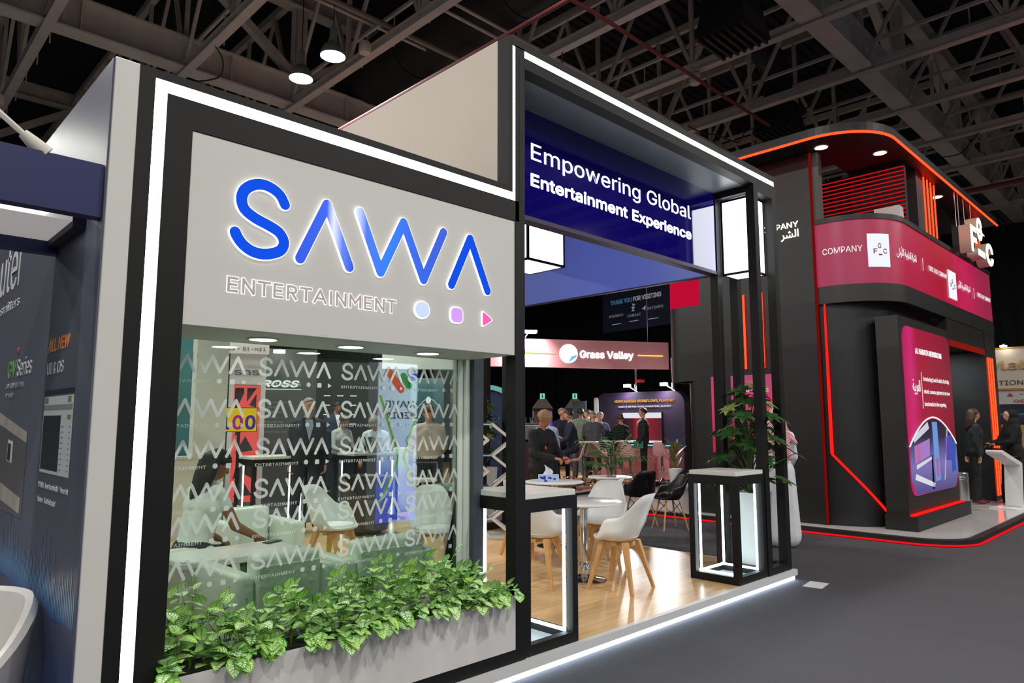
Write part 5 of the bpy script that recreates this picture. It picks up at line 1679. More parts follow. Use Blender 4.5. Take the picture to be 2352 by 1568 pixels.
letter('0', glow('purple digit', '#5a2a9a', .7, False), t, (.09, -.006, 1.49), .4, width=.16, offset=.012, ext=.001)
MB().tube([(0, .03, 0), (0, .03, 1.45)], .025).build('pole', MATBLACK, t)
MB().lathe([(0, 0), (.2, 0), (.2, .015), (0, .02)], 20).build('foot', MATBLACK, t)
t = thing('charcoal_wall', 'charcoal display wall with white logo lettering behind the window', 'wall', (6.6, 13.6, 0), R(-26))
MB().box(-.95, .75, 0, .15, 0, 3.1).build('panel', mat('warm charcoal', '#454142', .5), t)
letter('ROSS', PTXT, t, (-.32, -.006, 2.32), .24, width=.72, bold=.01, ext=.002, shear=.25)
MB().box(-.4, .45, -.006, 0, 2.26, 2.275).build('underline', PTXT, t)
for k, s_ in enumerate(('Ross Video continues', 'to lead with its', 'software-defined', 'Ultrix platform,', 'delivering cost and', 'engineering time', 'savings from day one')):
    letter(s_, mat('grey letters', '#8d8d90', .5), t, (-.42, -.004, 1.98 - k * .1), .085, ext=.001)
sp = MB().tube([(.0, -.05, 3.1), (.0, -.35, 3.05)], .015).build('spot_arm', MATBLACK, t)
MB().box(-.12, .1, -.42, -.32, 2.98, 3.04).build('lens', glow('spot lens', '#fff4e0', 25.0), sp)
t = thing('black_display_wall', 'black display wall with small white slogan behind the navy suit', 'wall', (8.6, 14.6, 0), R(-31))
MB().box(-1.6, 1.6, 0, .15, 0, 3.0).build('panel', mat('near black panel', '#242427', .5), t)
letter('imagine', mat('grey letters', '#8d8d90', .5), t, (-1.15, -.004, 2.45), .17, ext=.001)
letter('convergence.', PTXT, t, (-1.15, -.004, 2.1), .09, ext=.001)
for k in range(14):
    MB().box(-.35 + (k % 3) * .3, -.2 + (k % 3) * .3, -.004, 0, 2.2 - (k // 3) * .22, 2.22 - (k // 3) * .22).build('small_print', PTXT, t)
MB().box(-1.3, -.6, -.9, -.3, 0, 1.05).build('desk', MATBLACK, t)
MB().box(-1.35, -.55, -.95, -.25, 1.05, 1.09).build('desk_top', BEECH, t)
t = thing('stage_riser', 'low black riser under the man in the navy suit', 'riser', pol(30.3, 15.0), R(-30))
MB().bevbox(-.27, .35, -.3, .3, 0, .25, .01, 1).build('box', MATBLACK, t)
MB().box(-.27, .35, -.31, -.3, .2, .24).build('edge_strip', STEEL, t)
t = thing('teal_backdrop', 'dark teal backdrop far behind the low white wall', 'wall', (4.4, 14.5, 0), R(-17))
MB().box(-2.2, .9, 0, .1, 0, 4.0).build('panel', mat('dark teal', '#255a5e', .5, noise=.3, nscale=.8), t)
for k, c in enumerate(('#e8f0ff', '#3d8cff', '#8a6cff', '#ff4a7a', '#e8f0ff', '#3d8cff')):
    MB().box(-.9 + k * .12, -.84 + k * .12, -.03, 0, 2.98, 3.05).build('colour_light', glow('tiny ' + c, c, 2.0, False), t)
t = thing('hanging_plant', 'trailing green plant hanging beside the white column', 'plant', (4.35, 11.3, 0))
random.seed(31)
HL = leaf_mesh('leaf', mat('fresh green leaf', '#4f8a2e', .45, noise=.2, nscale=9), .1, .07, .2, .3, 2, 4)
MB().tube([(0, 0, 2.2), (.02, .02, 2.6), (0, 0, 3.2)], .008).tube([(0, 0, 0), (0, 0, 2.3)], .015).build('stem', STEM, t)
for k in range(60):
    a = k * 2.4
    link('leaf', HL, t, (.03 * math.cos(a), .03 * math.sin(a), 2.15 + .9 * k / 60), orient((math.cos(a), math.sin(a), -.4)))
t = thing('light_header', 'pale grey overhead header board seen through the window', 'header', (8.2, 10.9, 0), R(-37))
MB().box(-.75, .62, .02, .3, 2.62, 3.2).build('board', mat('pale header', '#d6d4d2', .5), t)
MB().box(-.75, -.7, .1, .25, 0, 2.62).build('support', MATBLACK, t)
t = thing('deep_teal_poster', 'deep teal poster panel with a pale arc behind the pink shirt', 'poster', (8.35, 10.85, 0), R(-38))
MB().box(-.35, .3, 0, .06, 0, 2.45).build('panel', grad_mat('teal poster print', [(0, '#0f1e2c'), (.6, '#1f4250'), (.9, '#4d7480'), (1, '#7fa0a4')], 'z', 0, 2.5), t)
MB().tube([(-.22 + .46 * i / 10, -.004, 1.85 + .2 * math.sin(PI * i / 10)) for i in range(11)], .005, 5).build('arc_line', PTXT, t)
letter('ONE', PTXT, t, (-.3, -.004, 1.62), .08, ext=.001)
MB().prism(ellipse(0, 2.02, .05, .07, 14), -.006, 0).build('emblem', PTXT, t)
t = thing('brown_partition', 'tall taupe partition beside the window jamb', 'wall', (8.95, 10.66, 0), R(-39))
MB().box(-.16, .35, 0, .12, 1.2, 2.35).build('taupe_panel', mat('taupe', '#6d6058', .55), t)
MB().box(-.16, .35, .02, .12, 0, 1.2).build('dark_panel', MATBLACK, t)
# things on and by the back counters
def laptop(loc, rz, lb, m):
    t = thing('laptop', lb, 'laptop', loc, rz, 'laptops on the back counters')
    MB().bevbox(-.17, .17, -.12, .12, 0, .016, .004, 1).build('base', STEEL, t)
    MB().bar((0, .12, .01), (0, .2, .23), .34, .01, up=(0, 1, 0)).build('lid', m, t)
laptop((6.05, 9.42, 1.13), R(-150), 'open laptop with pale screen on the back counter', mat('pale screen', '#aab4ae', .3))
laptop((6.36, 9.5, 1.13), R(30), 'dark-lidded laptop at the end of the back counter', mat('dark lid', '#2a2c30', .3))
t = thing('white_cabinet', 'plain white cabinet beside the chrome stool', 'cabinet', (7.45, 10.15, 0), R(-38))
MB().bevbox(-.3, .3, -.25, .25, .05, 1.15, .006, 1).build('body', GLOSSWHITE, t)
MB().box(-.295, .295, -.256, -.25, .1, 1.1).build('door', GLOSSWHITE, t)
MB().box(-.3, .3, -.25, .25, 0, .05).build('plinth', MATBLACK, t)
t = thing('chrome_stool', 'chrome bar stool with white seat near the window jamb', 'stool', (6.0, 7.9, .1), R(-30))
MB().bevbox(-.18, .18, -.18, .18, .68, .73, .02, 2).build('seat', GLOSSWHITE, t, smooth=True, angle=60)
MB().tube([(-.17, -.17, .73), (-.17, -.2, .95), (.17, -.2, .95), (.17, -.17, .73)], .01, 6).build('back_rail', CHROME, t, smooth=True)
MB().lathe([(0, .03), (.028, .05), (.028, .66), (.05, .68), (0, .68)], 16).build('column', CHROME, t, smooth=True)
MB().lathe([(0, 0), (.2, 0), (.2, .01), (.07, .03), (.03, .1)], 28).build('base', CHROME, t, smooth=True)
MB().tube([(.13 * math.cos(2 * PI * k / 20), .13 * math.sin(2 * PI * k / 20), .3) for k in range(21)], .01, 6).build('foot_ring', CHROME, t, smooth=True)
t = thing('brown_tub_chair', 'dark brown leather tub chair beyond the white shell chairs', 'chair', (5.35, 8.3, .1), R(160))
sh = MB().lathe([(0, .3), (.24, .3), (.28, .4), (.3, .74), (.33, .77), (.36, .74), (.34, .4), (.3, .06), (0, .06)], 32)
for i, p in enumerate(sh.v):
    if p[2] > .35:
        k = max(0, math.sin(math.atan2(p[1], p[0]))) ** 2
        sh.v[i] = (p[0], p[1], .35 + (p[2] - .35) * (1 - .8 * k))
sh.build('shell', mat('brown leather', '#34261f', .4), t, smooth=True)
MB().lathe([(0, .3), (.25, .3), (.26, .38), (.22, .42), (0, .43)], 28).build('seat_cushion', mat('brown leather', '#34261f', .4), t, smooth=True)
MB().lathe([(0, 0), (.22, 0), (.2, .06), (0, .06)], 24).build('base', MATBLACK, t)

# lit totem across the aisle, mirrored in the window
t = thing('lit_totem', 'lit white and blue totem across the aisle, mirrored in the window', 'totem', (6.35, -1.35, 0), R(5))
MB().box(-.42, .42, -.3, -.02, 0, 2.75).build('cabinet', mat('totem body', '#c8ccd4', .4), t)
TS = grad_mat('totem screen', [(0, '#4a5ae6'), (.25, '#5c74ec'), (.38, '#b9c8f2'), (1, '#dbe4fa')], 'z', .1, 2.7, es=4.0)
ts = MB().box(-.4, .4, -.02, 0, .1, 2.7).build('screen', TS, t)
letter('WAVE', mat('totem ink', '#14161f', .5), ts, (.29, .004, 1.82), .2, FACE_BACK, width=.58, offset=.002, ext=.001)
letter('MEDIA', mat('totem ink', '#14161f', .5), ts, (.29, .004, 1.65), .19, FACE_BACK, width=.58, offset=.002, ext=.001)
MB().prism(ellipse(.22, 2.28, .07, .08), .002, .006).build('logo_dot', glow('totem blue', '#2f62e8', 4.0, False), ts)
MB().prism(stroke_outline([(.12, 2.16), (.02, 2.3)], .12), .002, .006).build('logo_bar', glow('totem green', '#3aa04a', 3.0, False), ts)
MB().prism(stroke_outline([(-.02, 2.1), (-.24, 2.36)], .12), .002, .006).build('logo_bar', glow('totem orange', '#e0502a', 4.0, False), ts)
for s in (-1, 1):
    MB().prism([(s * .4, 2.0), (s * .36, 2.0), (s * .02, 1.05), (s * .06, 1.05)], .002, .006).prism([(s * .06, 1.05), (s * .02, 1.05), (s * .36, .35), (s * .4, .35)], .002, .006).build('green_line', glow('totem lime', '#7cc832', 3.0, False), ts)
# ================================================================== PEOPLE
SKINS = {k: mat('skin ' + k, c, .5) for k, c in (('fair', '#c99478'), ('mid', '#b27d5c'), ('tan', '#96633f'), ('brown', '#7a4d33'))}
HAIRS = {k: mat('hair ' + k, c, .55, noise=.25, nscale=40, stretch=(1, 1, .2)) for k, c in (('black', '#171312'), ('brown', '#3a2518'), ('grey', '#83796f'), ('blond', '#a08258'), ('red', '#6b3a1e'))}
def capsule(a, b_, ra, rb, n=12, k=4):
    a, b_ = Vector(a), Vector(b_)
    t = b_ - a
    L = t.length
    t = t / L if L > 1e-6 else Vector((0, 0, 1))
    x = t.cross(Vector((0, 1, 0)) if abs(t.y) < .9 else Vector((1, 0, 0))).normalized()
    y = t.cross(x)
    rows, V, F = [], [], []
    def ring(c, r):
        rows.append(list(range(len(V), len(V) + n)))
        for q in range(n):
            an = 2 * PI * q / n
            V.append(c + (x * math.cos(an) + y * math.sin(an)) * r)
    V.append(a - t * ra); rows.append([0])
    for i in range(1, k + 1):
        an = PI / 2 * (1 - i / k)
        ring(a - t * ra * math.sin(an), ra * math.cos(an))
    for i in range(0, k):
        an = PI / 2 * i / k
        ring(b_ + t * rb * math.sin(an), rb * math.cos(an))
    rows.append([len(V)]); V.append(b_ + t * rb)
    for p, q_ in zip(rows, rows[1:]):
        for i in range(n):
            j = (i + 1) % n
            if len(p) == 1: F.append((p[0], q_[j], q_[i]))
            elif len(q_) == 1: F.append((p[i], p[j], q_[0]))
            else: F.append((p[i], p[j], q_[j], q_[i]))
    return V, F

def blob(parts, voxel, mats, smooth=4, name='person'):
    """parts: (a, b, ra, rb, matindex) -> one continuous remeshed surface"""
    m = MB()
    for a, b_, ra, rb, mi in parts:
        m.add(*capsule(a, b_, ra, rb))
    me = m.mesh(name, mats)
    o = bpy.data.objects.new('tmp', me)
    r = o.modifiers.new('r', 'REMESH'); r.mode = 'VOXEL'; r.voxel_size = voxel; r.use_smooth_shade = True
    s = o.modifiers.new('s', 'SMOOTH'); s.factor = .5; s.iterations = smooth
    out = evaluated_mesh(o)
    bpy.data.objects.remove(o, do_unlink=True)
    bpy.data.meshes.remove(me)
    out.name = name
    out.materials.clear()
    for q in mats: out.materials.append(q)
    n = len(out.polygons)
    cen = np.empty(n * 3); out.polygons.foreach_get('center', cen); cen = cen.reshape(-1, 3)
    best = np.full(n, 1e9); idx = np.zeros(n, dtype=np.int32)
    for a, b_, ra, rb, mi in parts:
        a_, bb = np.array(a), np.array(b_)
        ab = bb - a_; l2 = max(1e-9, ab @ ab)
        t = np.clip(((cen - a_) @ ab) / l2, 0, 1)
        dd = np.linalg.norm(cen - (a_ + t[:, None] * ab), axis=1) - (ra + (rb - ra) * t)
        k = dd < best
        best[k] = dd[k]; idx[k] = mi
    out.polygons.foreach_set('material_index', idx)
    out.polygons.foreach_set('use_smooth', [True] * n)
    out.update()
    return out

def dirv(f, o, s):
    f, o = R(f), R(o)
    return Vector((s * math.sin(o) * 1.0, math.sin(f) * math.cos(o), -math.cos(f) * math.cos(o)))

def person(lb, loc, rotz, H=1.74, sit=None, lean=0, head=(0, 0), arms=((8, 8, 15, 2), (8, 8, 15, 2)), legs=((0, 4, 0, 2), (0, 4, 0, 2)),
           skin='mid', hair='black', style='short', top='#20242e', bottom='#1b1c20', shoe='#151312', jacket=0.0, fem=False, voxel=.014, robe=None, sleeves=True,
           face=False, fingers=((), ()), curl=(35, 35), group=None, dz=0.0, collar=None, skirt_top=False):
    s = H / 1.75
    mats = [SKINS[skin], cloth(top), cloth(bottom), mat('shoe ' + shoe, shoe, .4)]
    SK, TP, BT, SHO = 0, 1, 2, 3
    P = []
    ph = (sit + .1) if sit is not None else .93 * s
    pel = Vector((0, 0, ph))
    rl = Matrix.Rotation(-R(lean), 3, 'X')
    def U(x, y, z):            # upper body point given in standing coordinates
        return pel + rl @ Vector((x * s, y * s, (z - .93) * s))
    w = .92 if fem else 1.0
    j = jacket
    up = TP
    P.append((pel + Vector((-.075 * s, 0, .02)), pel + Vector((.075 * s, 0, .02)), .112 * s + j * .6, .112 * s + j * .6, BT if not skirt_top else TP))
    P.append((U(-.055 * w, .0, 1.04), U(.055 * w, .0, 1.04), (.1 if fem else .112) * s + j, (.1 if fem else .112) * s + j, up))
    P.append((U(-.07 * w, .0, 1.16), U(.07 * w, .0, 1.16), (.095 if fem else .11) * s + j, (.095 if fem else .11) * s + j, up))
    for q in (-1, 1):
        P.append((U(q * .045 * w, 0, 1.0), U(q * .062 * w, .003, 1.33), (.1 if fem else .112) * s + j, .112 * s + j * .85, up))
    P.append((U(-.085 * w, .005, 1.3), U(.085 * w, .005, 1.3), .115 * s + j * .8, .115 * s + j * .8, up))
    if fem:
        for q in (-1, 1): P.append((U(q * .075, .07, 1.27), U(q * .075, .075, 1.26), .06 * s, .06 * s, up))
    P.append((U(-.13 * w, -.005, 1.41), U(.13 * w, -.005, 1.41), .07 * s + j * .5, .07 * s + j * .5, up))
    P.append((U(-.05, -.01, 1.44), U(.05, -.01, 1.44), .065 * s, .065 * s, up))
    P.append((U(0, -.012, 1.44), U(0, .005, 1.56), .055 * s, .05 * s, SK))
    hy, hp = R(head[0]), R(head[1])
    hc = U(0, .01, 1.56)
    hm = rl @ (Matrix.Rotation(hy, 3, 'Z') @ Matrix.Rotation(hp, 3, 'X'))
    def Hd(x, y, z):
        return hc + hm @ Vector((x * s, y * s, z * s))
    P.append((Hd(0, -.015, .098), Hd(0, .012, .1), .088 * s, .084 * s, SK))
    P.append((Hd(0, .02, .075), Hd(0, .045, .01), .066 * s, .04 * s, SK))
    P.append((Hd(0, .03, .06), Hd(0, .058, .028), .062 * s, .034 * s, SK))
    P.append((Hd(0, .082, .09), Hd(0, .102, .055), .012 * s, .016 * s, SK))
    for q in (-1, 1):
        P.append((Hd(q * .078, -.005, .075), Hd(q * .082, -.008, .045), .017 * s, .012 * s, SK))
    J = {}
    for i, q in ((0, -1), (1, 1)):
        fu, ou, ff, of = arms[i]
        sh = U(q * .185 * w, -.005, 1.405)
        el = sh + rl @ dirv(fu, ou, q) * .285 * s
        wr = el + rl @ dirv(ff, of, q) * .25 * s
        sl = sleeves
        P.append((sh, el if sl else sh.lerp(el, .38), .052 * s + j * .5, (.042 if sl else .05) * s + j * .4, up))
        P.append((el, wr, .042 * s + j * .4, .029 * s + (j * .5 if sl else 0), up if sl else SK))
        if not sl:
            P.append((sh.lerp(el, .3), el, .045 * s, .041 * s, SK))
        hd = (wr - el).normalized()
        side = hd.cross(Vector((0, 0, 1)))
        side = side.normalized() if side.length > .2 else Vector((0, 1, 0))
        pn = side.cross(hd).normalized()            # palm normal side
        if pn.z > 0: pn = -pn
        pc = wr + hd * .055 * s
        for k in (-1, 0, 1):
            P.append((wr + hd * .012 + side * k * .012, pc + hd * .03 + side * k * .024, .0165, .0155, SK))
        cu = R(curl[i])
        for k, L in ((-1.5, .062), (-.5, .074), (.5, .078), (1.5, .07)):
            b0 = pc + hd * .04 + side * k * .0195
            d1 = hd * math.cos(cu) + pn * math.sin(cu)
            d2 = hd * math.cos(cu * 2.2) + pn * math.sin(cu * 2.2)
            m1 = b0 + d1 * L * .5 * s
            P.append((b0, m1, .0098, .009, SK))
            P.append((m1, m1 + d2 * L * .5 * s, .009, .008, SK))
        b0 = wr + hd * .03 + side * (-q) * .02
        th = (hd * .7 + side * (-q) * .6 + pn * .35).normalized()
        P.append((b0, b0 + th * .04, .012, .0105, SK))
        P.append((b0 + th * .04, b0 + th * .045 + (hd + pn * .4).normalized() * .03, .0105, .009, SK))
        J['hand%d' % i] = pc + hd * .05 + pn * .03
        J['wr%d' % i] = wr
    for i, q in ((0, -1), (1, 1)):
        tf, to, sf, so = legs[i]
        hp_ = pel + Vector((q * .085 * s, 0, -.01))
        kn = hp_ + dirv(tf, to, q) * .43 * s
        an = kn + dirv(sf, so, q) * .42 * s
        P.append((hp_, kn, .084 * s + j * .2, .058 * s + j * .2, BT))
        P.append((kn, an, .056 * s + j * .2, .042 * s + (.012 if not robe else 0), BT))
        fd = Vector((0, 1, 0))
        P.append((an + Vector((0, -.03, -.045)), an + fd * .07 * s + Vector((0, 0, -.05)), .034, .036, SHO))
        P.append((an + fd * .06 * s + Vector((0, 0, -.055)), an + fd * .16 * s + Vector((0, 0, -.062)), .036, .026, SHO))
        J['ankle%d' % i] = an
    if robe:
        for a, b_, ra, rb in robe:
            P.append((Vector(a) * s, Vector(b_) * s, ra * s, rb * s, TP))
    nr = len(robe) if robe else 0
    zmin = min(min(p[0].z - p[2], p[1].z - p[3]) for p in (P[:-nr] if nr else P))
    P = [(tuple(a - Vector((0, 0, zmin)) if sit is None else a), tuple(b_ - Vector((0, 0, zmin)) if sit is None else b_), ra, rb, mi) for a, b_, ra, rb, mi in P]
    off = Vector((0, 0, zmin)) if sit is None else Vector((0, 0, 0))
    me = blob(P, voxel, mats, 7)
    if robe:
        for v in me.vertices:
            if v.co.z < .02: v.co.z = .006 + .2 * max(0, v.co.z)
    o = link('person', me, None, (loc[0], loc[1], loc[2] + dz), (0, 0, rotz))
    tag(o, lb, 'person', group)
    hc2 = hc - off
    def Hm(mb):
        M = Matrix.Translation(hc2) @ hm.to_4x4() @ Matrix.Diagonal((s, s, s, 1))
        return mb.xform(M)
    HM = HAIRS[hair]
    if style in ('short', 'long', 'bun', 'receding'):
        m = MB()
        n1, n2 = 24, 14
        V, F = [], []
        lim = .62 if style != 'receding' else .45
        for a in range(n2 + 1):
            th = PI * lim * a / n2
            for b_ in range(n1):
                ph_ = 2 * PI * b_ / n1
                fr = max(0, math.sin(ph_))          # front +y
                t2 = th * (1 - .42 * fr ** 1.5)
                rr = .103 if a < n2 else .088
                wob = .003 * math.sin(b_ * 5 + a * 2)
                V.append(((rr + wob) * .93 * math.sin(t2) * math.cos(ph_), -.012 + (rr + wob) * 1.1 * math.sin(t2) * math.sin(ph_), .098 + (rr + wob + .004) * math.cos(t2)))
        for a in range(n2):
            for b_ in range(n1):
                c = (b_ + 1) % n1
                F.append((a * n1 + b_, (a + 1) * n1 + b_, (a + 1) * n1 + c, a * n1 + c))
        m.add(V, F)
        Hm(m).build('hair', HM, o, smooth=True, angle=180)
    if style == 'long':
        pt = []
        for q in range(-4, 5):
            x = q * .024
            yb = -.03 - .07 * math.cos(q / 4 * 1.45)
            pt.append((tuple(Vector((x, yb + .02, .13))), tuple(Vector((x * 1.25, yb - .01, -.02))), .035, .034, 0))
            pt.append((tuple(Vector((x * 1.25, yb - .01, -.02))), tuple(Vector((x * 1.2, yb - .035, -.2 + .02 * abs(q)))), .034, .02, 0))
        hm_ = blob(pt, .012, [HM], 3, 'hair')
        hm_.transform(Matrix.Translation(hc2) @ (rl @ Matrix.Rotation(hy, 3, 'Z') @ Matrix.Rotation(R(lean) * .8 + hp * .35, 3, 'X')).to_4x4() @ Matrix.Diagonal((s, s, s, 1)))
        link('hair', hm_, o)
    if style == 'bun':
        m = MB().ball((0, -.1, .17), .045, 12, 8)
        Hm(m).build('hair_bun', HM, o, smooth=True)
    if face:
        for q in (-1, 1):
            m = MB().ball((q * .031, .083, .088), .0105, 10, 6, (1.2, .5, .75))
            Hm(m).build('eye', mat('eye white', '#d8d2cb', .25), o, smooth=True)
            m = MB().ball((q * .031, .0885, .088), .0055, 8, 6, (1, .5, 1))
            Hm(m).build('iris', mat('iris', '#1d130d', .2), o, smooth=True)
            m = MB().tube([(q * .014, .092, .106), (q * .032, .094, .111), (q * .05, .082, .106)], [.003, .0042, .0025], 6)
            Hm(m).build('eyebrow', HM, o, smooth=True)
        m = MB().tube([(-.022, .082, .022), (-.008, .093, .026), (0, .094, .024), (.008, .093, .026), (.022, .082, .022)], [.003, .0055, .005, .0055, .003], 8)
        Hm(m).build('lips', mat('lips', '#9a5a50', .4), o, smooth=True)
    if collar:
        Up = lambda x, y, z: tuple(U(x, y, z) - off)
        yf = .115 + j * 1.3
        m = MB().add([Up(-.05, yf - .06, 1.47), Up(.05, yf - .06, 1.47), Up(.0, yf + .012, 1.18), Up(-.05, yf - .0, 1.38), Up(.05, yf - .0, 1.38)], [(0, 3, 2, 4, 1)])
        m.build('shirt_front', cloth(collar), o)
    M = Matrix.Translation((loc[0], loc[1], loc[2] + dz)) @ Matrix.Rotation(rotz, 4, 'Z')
    J = {k: M @ (v - off) for k, v in J.items()}
    return o, J

def face_az(az):
    """rotation so that a figure (front +y) looks towards compass angle az"""
    return R(-az)

# -- in the stand
ph_, J = person('man in black hoodie looking down at a red phone beside the table', pol(46.7, 9.25, .1), face_az(182), 1.63, head=(20, -22), lean=4,
       arms=((28, 4, 82, -24), (28, 4, 82, -24)), skin='mid', hair='blond', style='short', top='#17171a', bottom='#151518', jacket=.018, voxel=.0085, face=True, curl=(45, 45))
hd = (J['hand0'] + J['hand1']) / 2
t = thing('smartphone', 'red smartphone held by the man in the black hoodie', 'phone', (hd.x, hd.y, hd.z + .025), face_az(182))
MB().bevbox(-.06, .06, -.035, .04, -.004, .004, .003, 1).build('body', mat('red phone case', '#c23a44', .35), t, rot=(R(25), 0, 0))
M_ = ph_.matrix_basis.copy()
MB().prism(ellipse(.07, 1.17, .016, .022, 16), .17, .172).build('chest_logo', mat('orange print dot', '#e0622a', .6), ph_)
MB().prism([(-.01, 1.12), (.16, 1.12), (.16, 1.125), (-.01, 1.125)], .0, .001).build('print_line', mat('orange print dot', '#e0622a', .6), ph_, loc=(0, .165, 0)) if False else None
MB().tube([(-.1, .06, 1.42), (-.02, .155, 1.25), (.06, .165, 1.1), (.14, .1, .98)], .006, 6).build('bag_strap', cloth('#2c2f2a'), ph_, smooth=True)
link('hood', blob([(( -.1, -.03, 1.33), (-.07, -.09, 1.36), .045, .05, 0), ((-.07, -.09, 1.36), (.07, -.09, 1.36), .05, .05, 0), ((.07, -.09, 1.36), (.1, -.03, 1.33), .05, .045, 0), ((.1, -.03, 1.33), (.07, .05, 1.3), .045, .035, 0), ((-.1, -.03, 1.33), (-.07, .05, 1.3), .045, .035, 0)], .011, [cloth('#17171a')], 3, 'hood'), ph_)
MB().ball((-.078, .0, 1.5), .012, 8, 6).build('earbud', GLOSSWHITE, ph_, smooth=True)

person('seated woman with long dark hair and white top reaching over the white table', (2.0, 5.42, 0), face_az(75), 1.66, sit=.53, lean=14, head=(-18, -14),
       arms=((20, 6, 75, -10), (38, 10, 78, -8)), legs=((84, 8, 4, 2), (84, 4, 6, 2)), skin='tan', hair='black', style='long', top='#dfe3df', bottom='#23262e', fem=True, voxel=.009, sleeves=False, face=True, curl=(50, 30))
person('tall man in dark suit and pale blue shirt walking behind the glass', pol(28.2, 10.35, .1), face_az(200), 1.82, head=(8, -5), legs=((12, 3, 4, 2), (-10, 3, -16, 2)), arms=((4, 8, 10, 2), (-10, 8, 0, 2)),
       skin='fair', hair='grey', style='receding', top='#1d2230', bottom='#1b1f2c', jacket=.018, collar='#a9bad6', voxel=.013, face=True)
person('man with red hair and pale pink shirt seen from behind at the back counter', pol(37.7, 10.1, .1), face_az(25), 1.72, head=(6, -8), lean=6, arms=((20, 14, 60, -10), (20, 14, 60, -10)), skin='fair', hair='red', top='#c9b3ab', bottom='#22242a', jacket=.02, voxel=.013)
person('grey-haired man in white shirt with dark lanyard bending over a counter', pol(33.6, 12.4), face_az(230), 1.72, head=(0, -25), lean=16, arms=((25, 16, 65, -15), (25, 16, 65, -15)), skin='tan', hair='grey', top='#c3c8d2', bottom='#22242a', jacket=.012, voxel=.014, face=True)
person('man in grey shirt leaning on a wooden counter behind the glass', pol(30.6, 13.6), face_az(170), 1.72, head=(10, -18), lean=8, arms=((20, 10, 80, -15), (20, 10, 80, -15)), skin='mid', hair='brown', top='#a9abad', bottom='#22242a', voxel=.014)
person('dark-haired man in navy suit reading papers far behind the glass', pol(30.3, 15.0, .25), face_az(190), 1.76, head=(15, -22), arms=((20, 6, 80, -20), (20, 6, 80, -20)), skin='mid', hair='black', top='#1f2a45', bottom='#1b2233', jacket=.018, collar='#d5d8de', voxel=.014)

# -- aisle
KEF = mat('red and white checked cloth', '#c98a90', .8)
nt = KEF.node_tree; b = nt.nodes['Principled BSDF']
tc = nt.nodes.new('ShaderNodeTexCoord'); ck = nt.nodes.new('ShaderNodeTexChecker'); ck.inputs['Scale'].default_value = 70
ck.inputs[1].default_value = (*hexc('#b23a48'), 1); ck.inputs[2].default_value = (*hexc('#dccbca'), 1)
nt.links.new(tc.outputs['Object'], ck.inputs['Vector']); nt.links.new(ck.outputs[0], b.inputs['Base Color'])
robe = [((-.09, 0, .95), (-.13, 0, .12), .14, .15), ((.09, 0, .95), (.13, 0, .12), .14, .15), ((0, .02, .95), (0, .05, .12), .14, .15), ((0, -.02, .95), (0, -.04, .12), .14, .15)]
o, J = person('man in long white robe and red checked headscarf seen from behind', pol(64.9, 9.9), face_az(60), 1.74, arms=((0, 14, 6, 8), (12, 10, 45, -15)), skin='tan', style='none', top='#d9dcdf', bottom='#d9dcdf', jacket=.02, voxel=.013, robe=robe)
pt = [((0, -.02, 1.66), (0, 0, 1.66), .115, .11, 0), ((-.02, -.03, 1.62), (-.15, -.05, 1.32), .1, .05, 0), ((.02, -.03, 1.62), (.15, -.05, 1.32), .1, .05, 0), ((0, -.05, 1.6), (0, -.13, 1.12), .11, .04, 0), ((-.06, -.06, 1.55), (-.1, -.13, 1.2), .09, .04, 0), ((.06, -.06, 1.55), (.16, -.14, 1.1), .09, .03, 0), ((.06, -.06, 1.5), (.24, -.1, 1.3), .08, .03, 0)]
link('headscarf', blob(pt, .013, [KEF], 3, 'headscarf'), o, (0, 0, .03))

# -- dark stand
WX = (15.35, 3.34, .1)
o, J = person('long-haired woman in dark trouser suit with red shoes standing in the dark stand', WX, face_az(150), 1.72, head=(0, -4), arms=((-12, 6, -4, 2), (-10, 8, 12, 2)), legs=((6, 3, 0, 1), (-4, 3, -8, 1)), skin='fair', hair='brown', style='long', top='#1f2422', bottom='#1d221d', shoe='#6b1f2c', fem=True, jacket=.012, voxel=.013, face=True)
rb2 = [((-.08, 0, 1.0), (-.14, 0, .1), .14, .17), ((.08, 0, 1.0), (.14, 0, .1), .14, .17), ((0, .0, 1.0), (0, .06, .1), .14, .16), ((0, -.0, 1.0), (0, -.1, .1), .14, .17)]
o, J = person('woman in black abaya and headscarf holding a tablet by the white kiosk', (15.9, 2.86, .1), face_az(-40), 1.7, head=(4, -6), arms=((25, 6, 80, -20), (25, 6, 80, -20)), skin='fair', style='none', top='#0f0f11', bottom='#0f0f11', fem=True, jacket=.03, voxel=.013, robe=rb2, face=True)
pt = [((0, -.03, 1.645), (0, -.005, 1.65), .112, .1, 0), ((0, -.03, 1.6), (0, -.02, 1.46), .095, .1, 0), ((-.04, -.03, 1.5), (-.1, -.05, 1.3), .1, .07, 0), ((.04, -.03, 1.5), (.1, -.05, 1.3), .1, .07, 0), ((0, .05, 1.5), (0, .08, 1.4), .05, .05, 0)]
link('headscarf', blob([((a[0] * .97, a[1], a[2] * .97), (b_[0] * .97, b_[1], b_[2] * .97), ra, rb, k) for a, b_, ra, rb, k in pt], .012, [cloth('#0d0d0f')], 3, 'headscarf'), o, (0, 0, .035))
hd = (J['hand0'] + J['hand1']) / 2
t = thing('tablet', 'dark tablet held by the woman in the abaya', 'tablet', (hd.x, hd.y, hd.z + .02), face_az(-40))
MB().bevbox(-.12, .12, -.08, .08, -.004, .004, .003, 1).build('body', mat('phone black', '#15161a', .2), t, rot=(R(15), 0, 0))

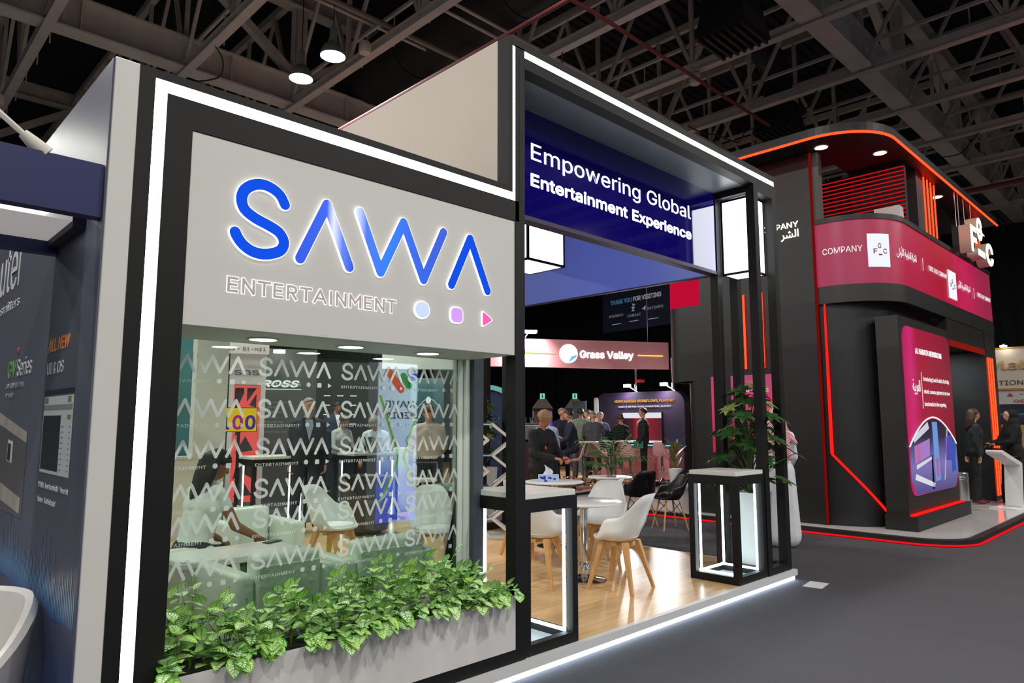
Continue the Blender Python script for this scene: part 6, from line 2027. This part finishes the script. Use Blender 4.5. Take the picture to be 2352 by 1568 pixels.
# -- pink banner stand (platform 15 cm high)
GP = .15
G = 'visitors at the pink banner stand'
person('man in pale blue shirt standing with his back turned behind the man in black', pol(47.2, 14.2, 0), face_az(60), 1.76, skin='tan', hair='brown', top='#aebdd8', bottom='#22242c', jacket=.015, arms=((20, 10, 60, 0), (10, 8, 20, 2)), group=G)
person('bearded man in dark polo shirt with lanyard facing the aisle', pol(48.5, 16.3, GP), face_az(215), 1.74, head=(30, 0), skin='fair', hair='grey', style='receding', top='#1b2036', bottom='#1c1e26', sleeves=False, arms=((20, 6, 80, -15), (20, 6, 80, -15)), group=G, face=True)
person('man in navy suit sitting sideways on a pink bar stool', pol(49.4, 15.2, GP), face_az(-50), 1.76, sit=.78, head=(20, 0), lean=8, skin='fair', hair='brown', top='#1c2338', bottom='#191f30', shoe='#5a2c1c', jacket=.02, arms=((30, 8, 75, -10), (25, 8, 70, -10)), legs=((70, 6, 10, 2), (60, 4, -8, 2)), group=G)
person('man in sage green jacket standing with his back to the aisle', pol(50.0, 18.4, GP), face_az(55), 1.78, skin='tan', hair='black', top='#75846f', bottom='#3a3d3a', jacket=.025, group=G)
person('bearded man half hidden behind the grey end of the partition', pol(50.6, 19.6, GP), face_az(-60), 1.76, skin='fair', hair='black', top='#141519', bottom='#15161a', group=G)
person('bald man in grey jacket seated with his back to the aisle', pol(51.0, 17.0, GP), face_az(50), 1.76, sit=.78, skin='fair', hair='grey', style='receding', top='#4a4b50', bottom='#22242a', jacket=.025, lean=6, arms=((30, 10, 75, -10), (30, 10, 75, -10)), legs=((75, 6, 5, 2), (75, 6, 5, 2)), group=G)
person('grey-haired man in navy jacket seated facing the aisle', pol(51.5, 18.7, GP), face_az(215), 1.76, sit=.78, skin='fair', hair='grey', top='#222b45', bottom='#22242a', jacket=.02, collar='#c9cfdb', lean=6, arms=((30, 10, 75, -10), (30, 10, 75, -10)), legs=((75, 6, 5, 2), (75, 6, 5, 2)), group=G, face=True)
person('woman in black with hair in a bun seated at the laptop', pol(53.2, 18.0, GP), face_az(35), 1.7, sit=.74, skin='mid', hair='brown', style='bun', top='#121315', bottom='#15161a', fem=True, jacket=.012, arms=((30, 10, 75, -10), (30, 10, 75, -10)), legs=((75, 6, 5, 2), (75, 6, 5, 2)), group=G)
o, J = person('man in black suit standing in profile with a teal folder', pol(55.0, 18.2, GP), face_az(-45), 1.78, head=(8, 0), skin='fair', hair='brown', top='#17181b', bottom='#141518', jacket=.028, collar='#c6cfe4', arms=((5, 8, 30, 0), (5, 8, 25, 0)), group=G)
t = thing('folder', 'teal folder held by the man in the black suit', 'folder', tuple(J['hand0']), face_az(-45))
MB().box(-.01, .01, -.12, .12, -.04, .14).build('cover', mat('teal folder', '#2f8c7c', .5), t)

bpy.data.scenes.remove(WORK)
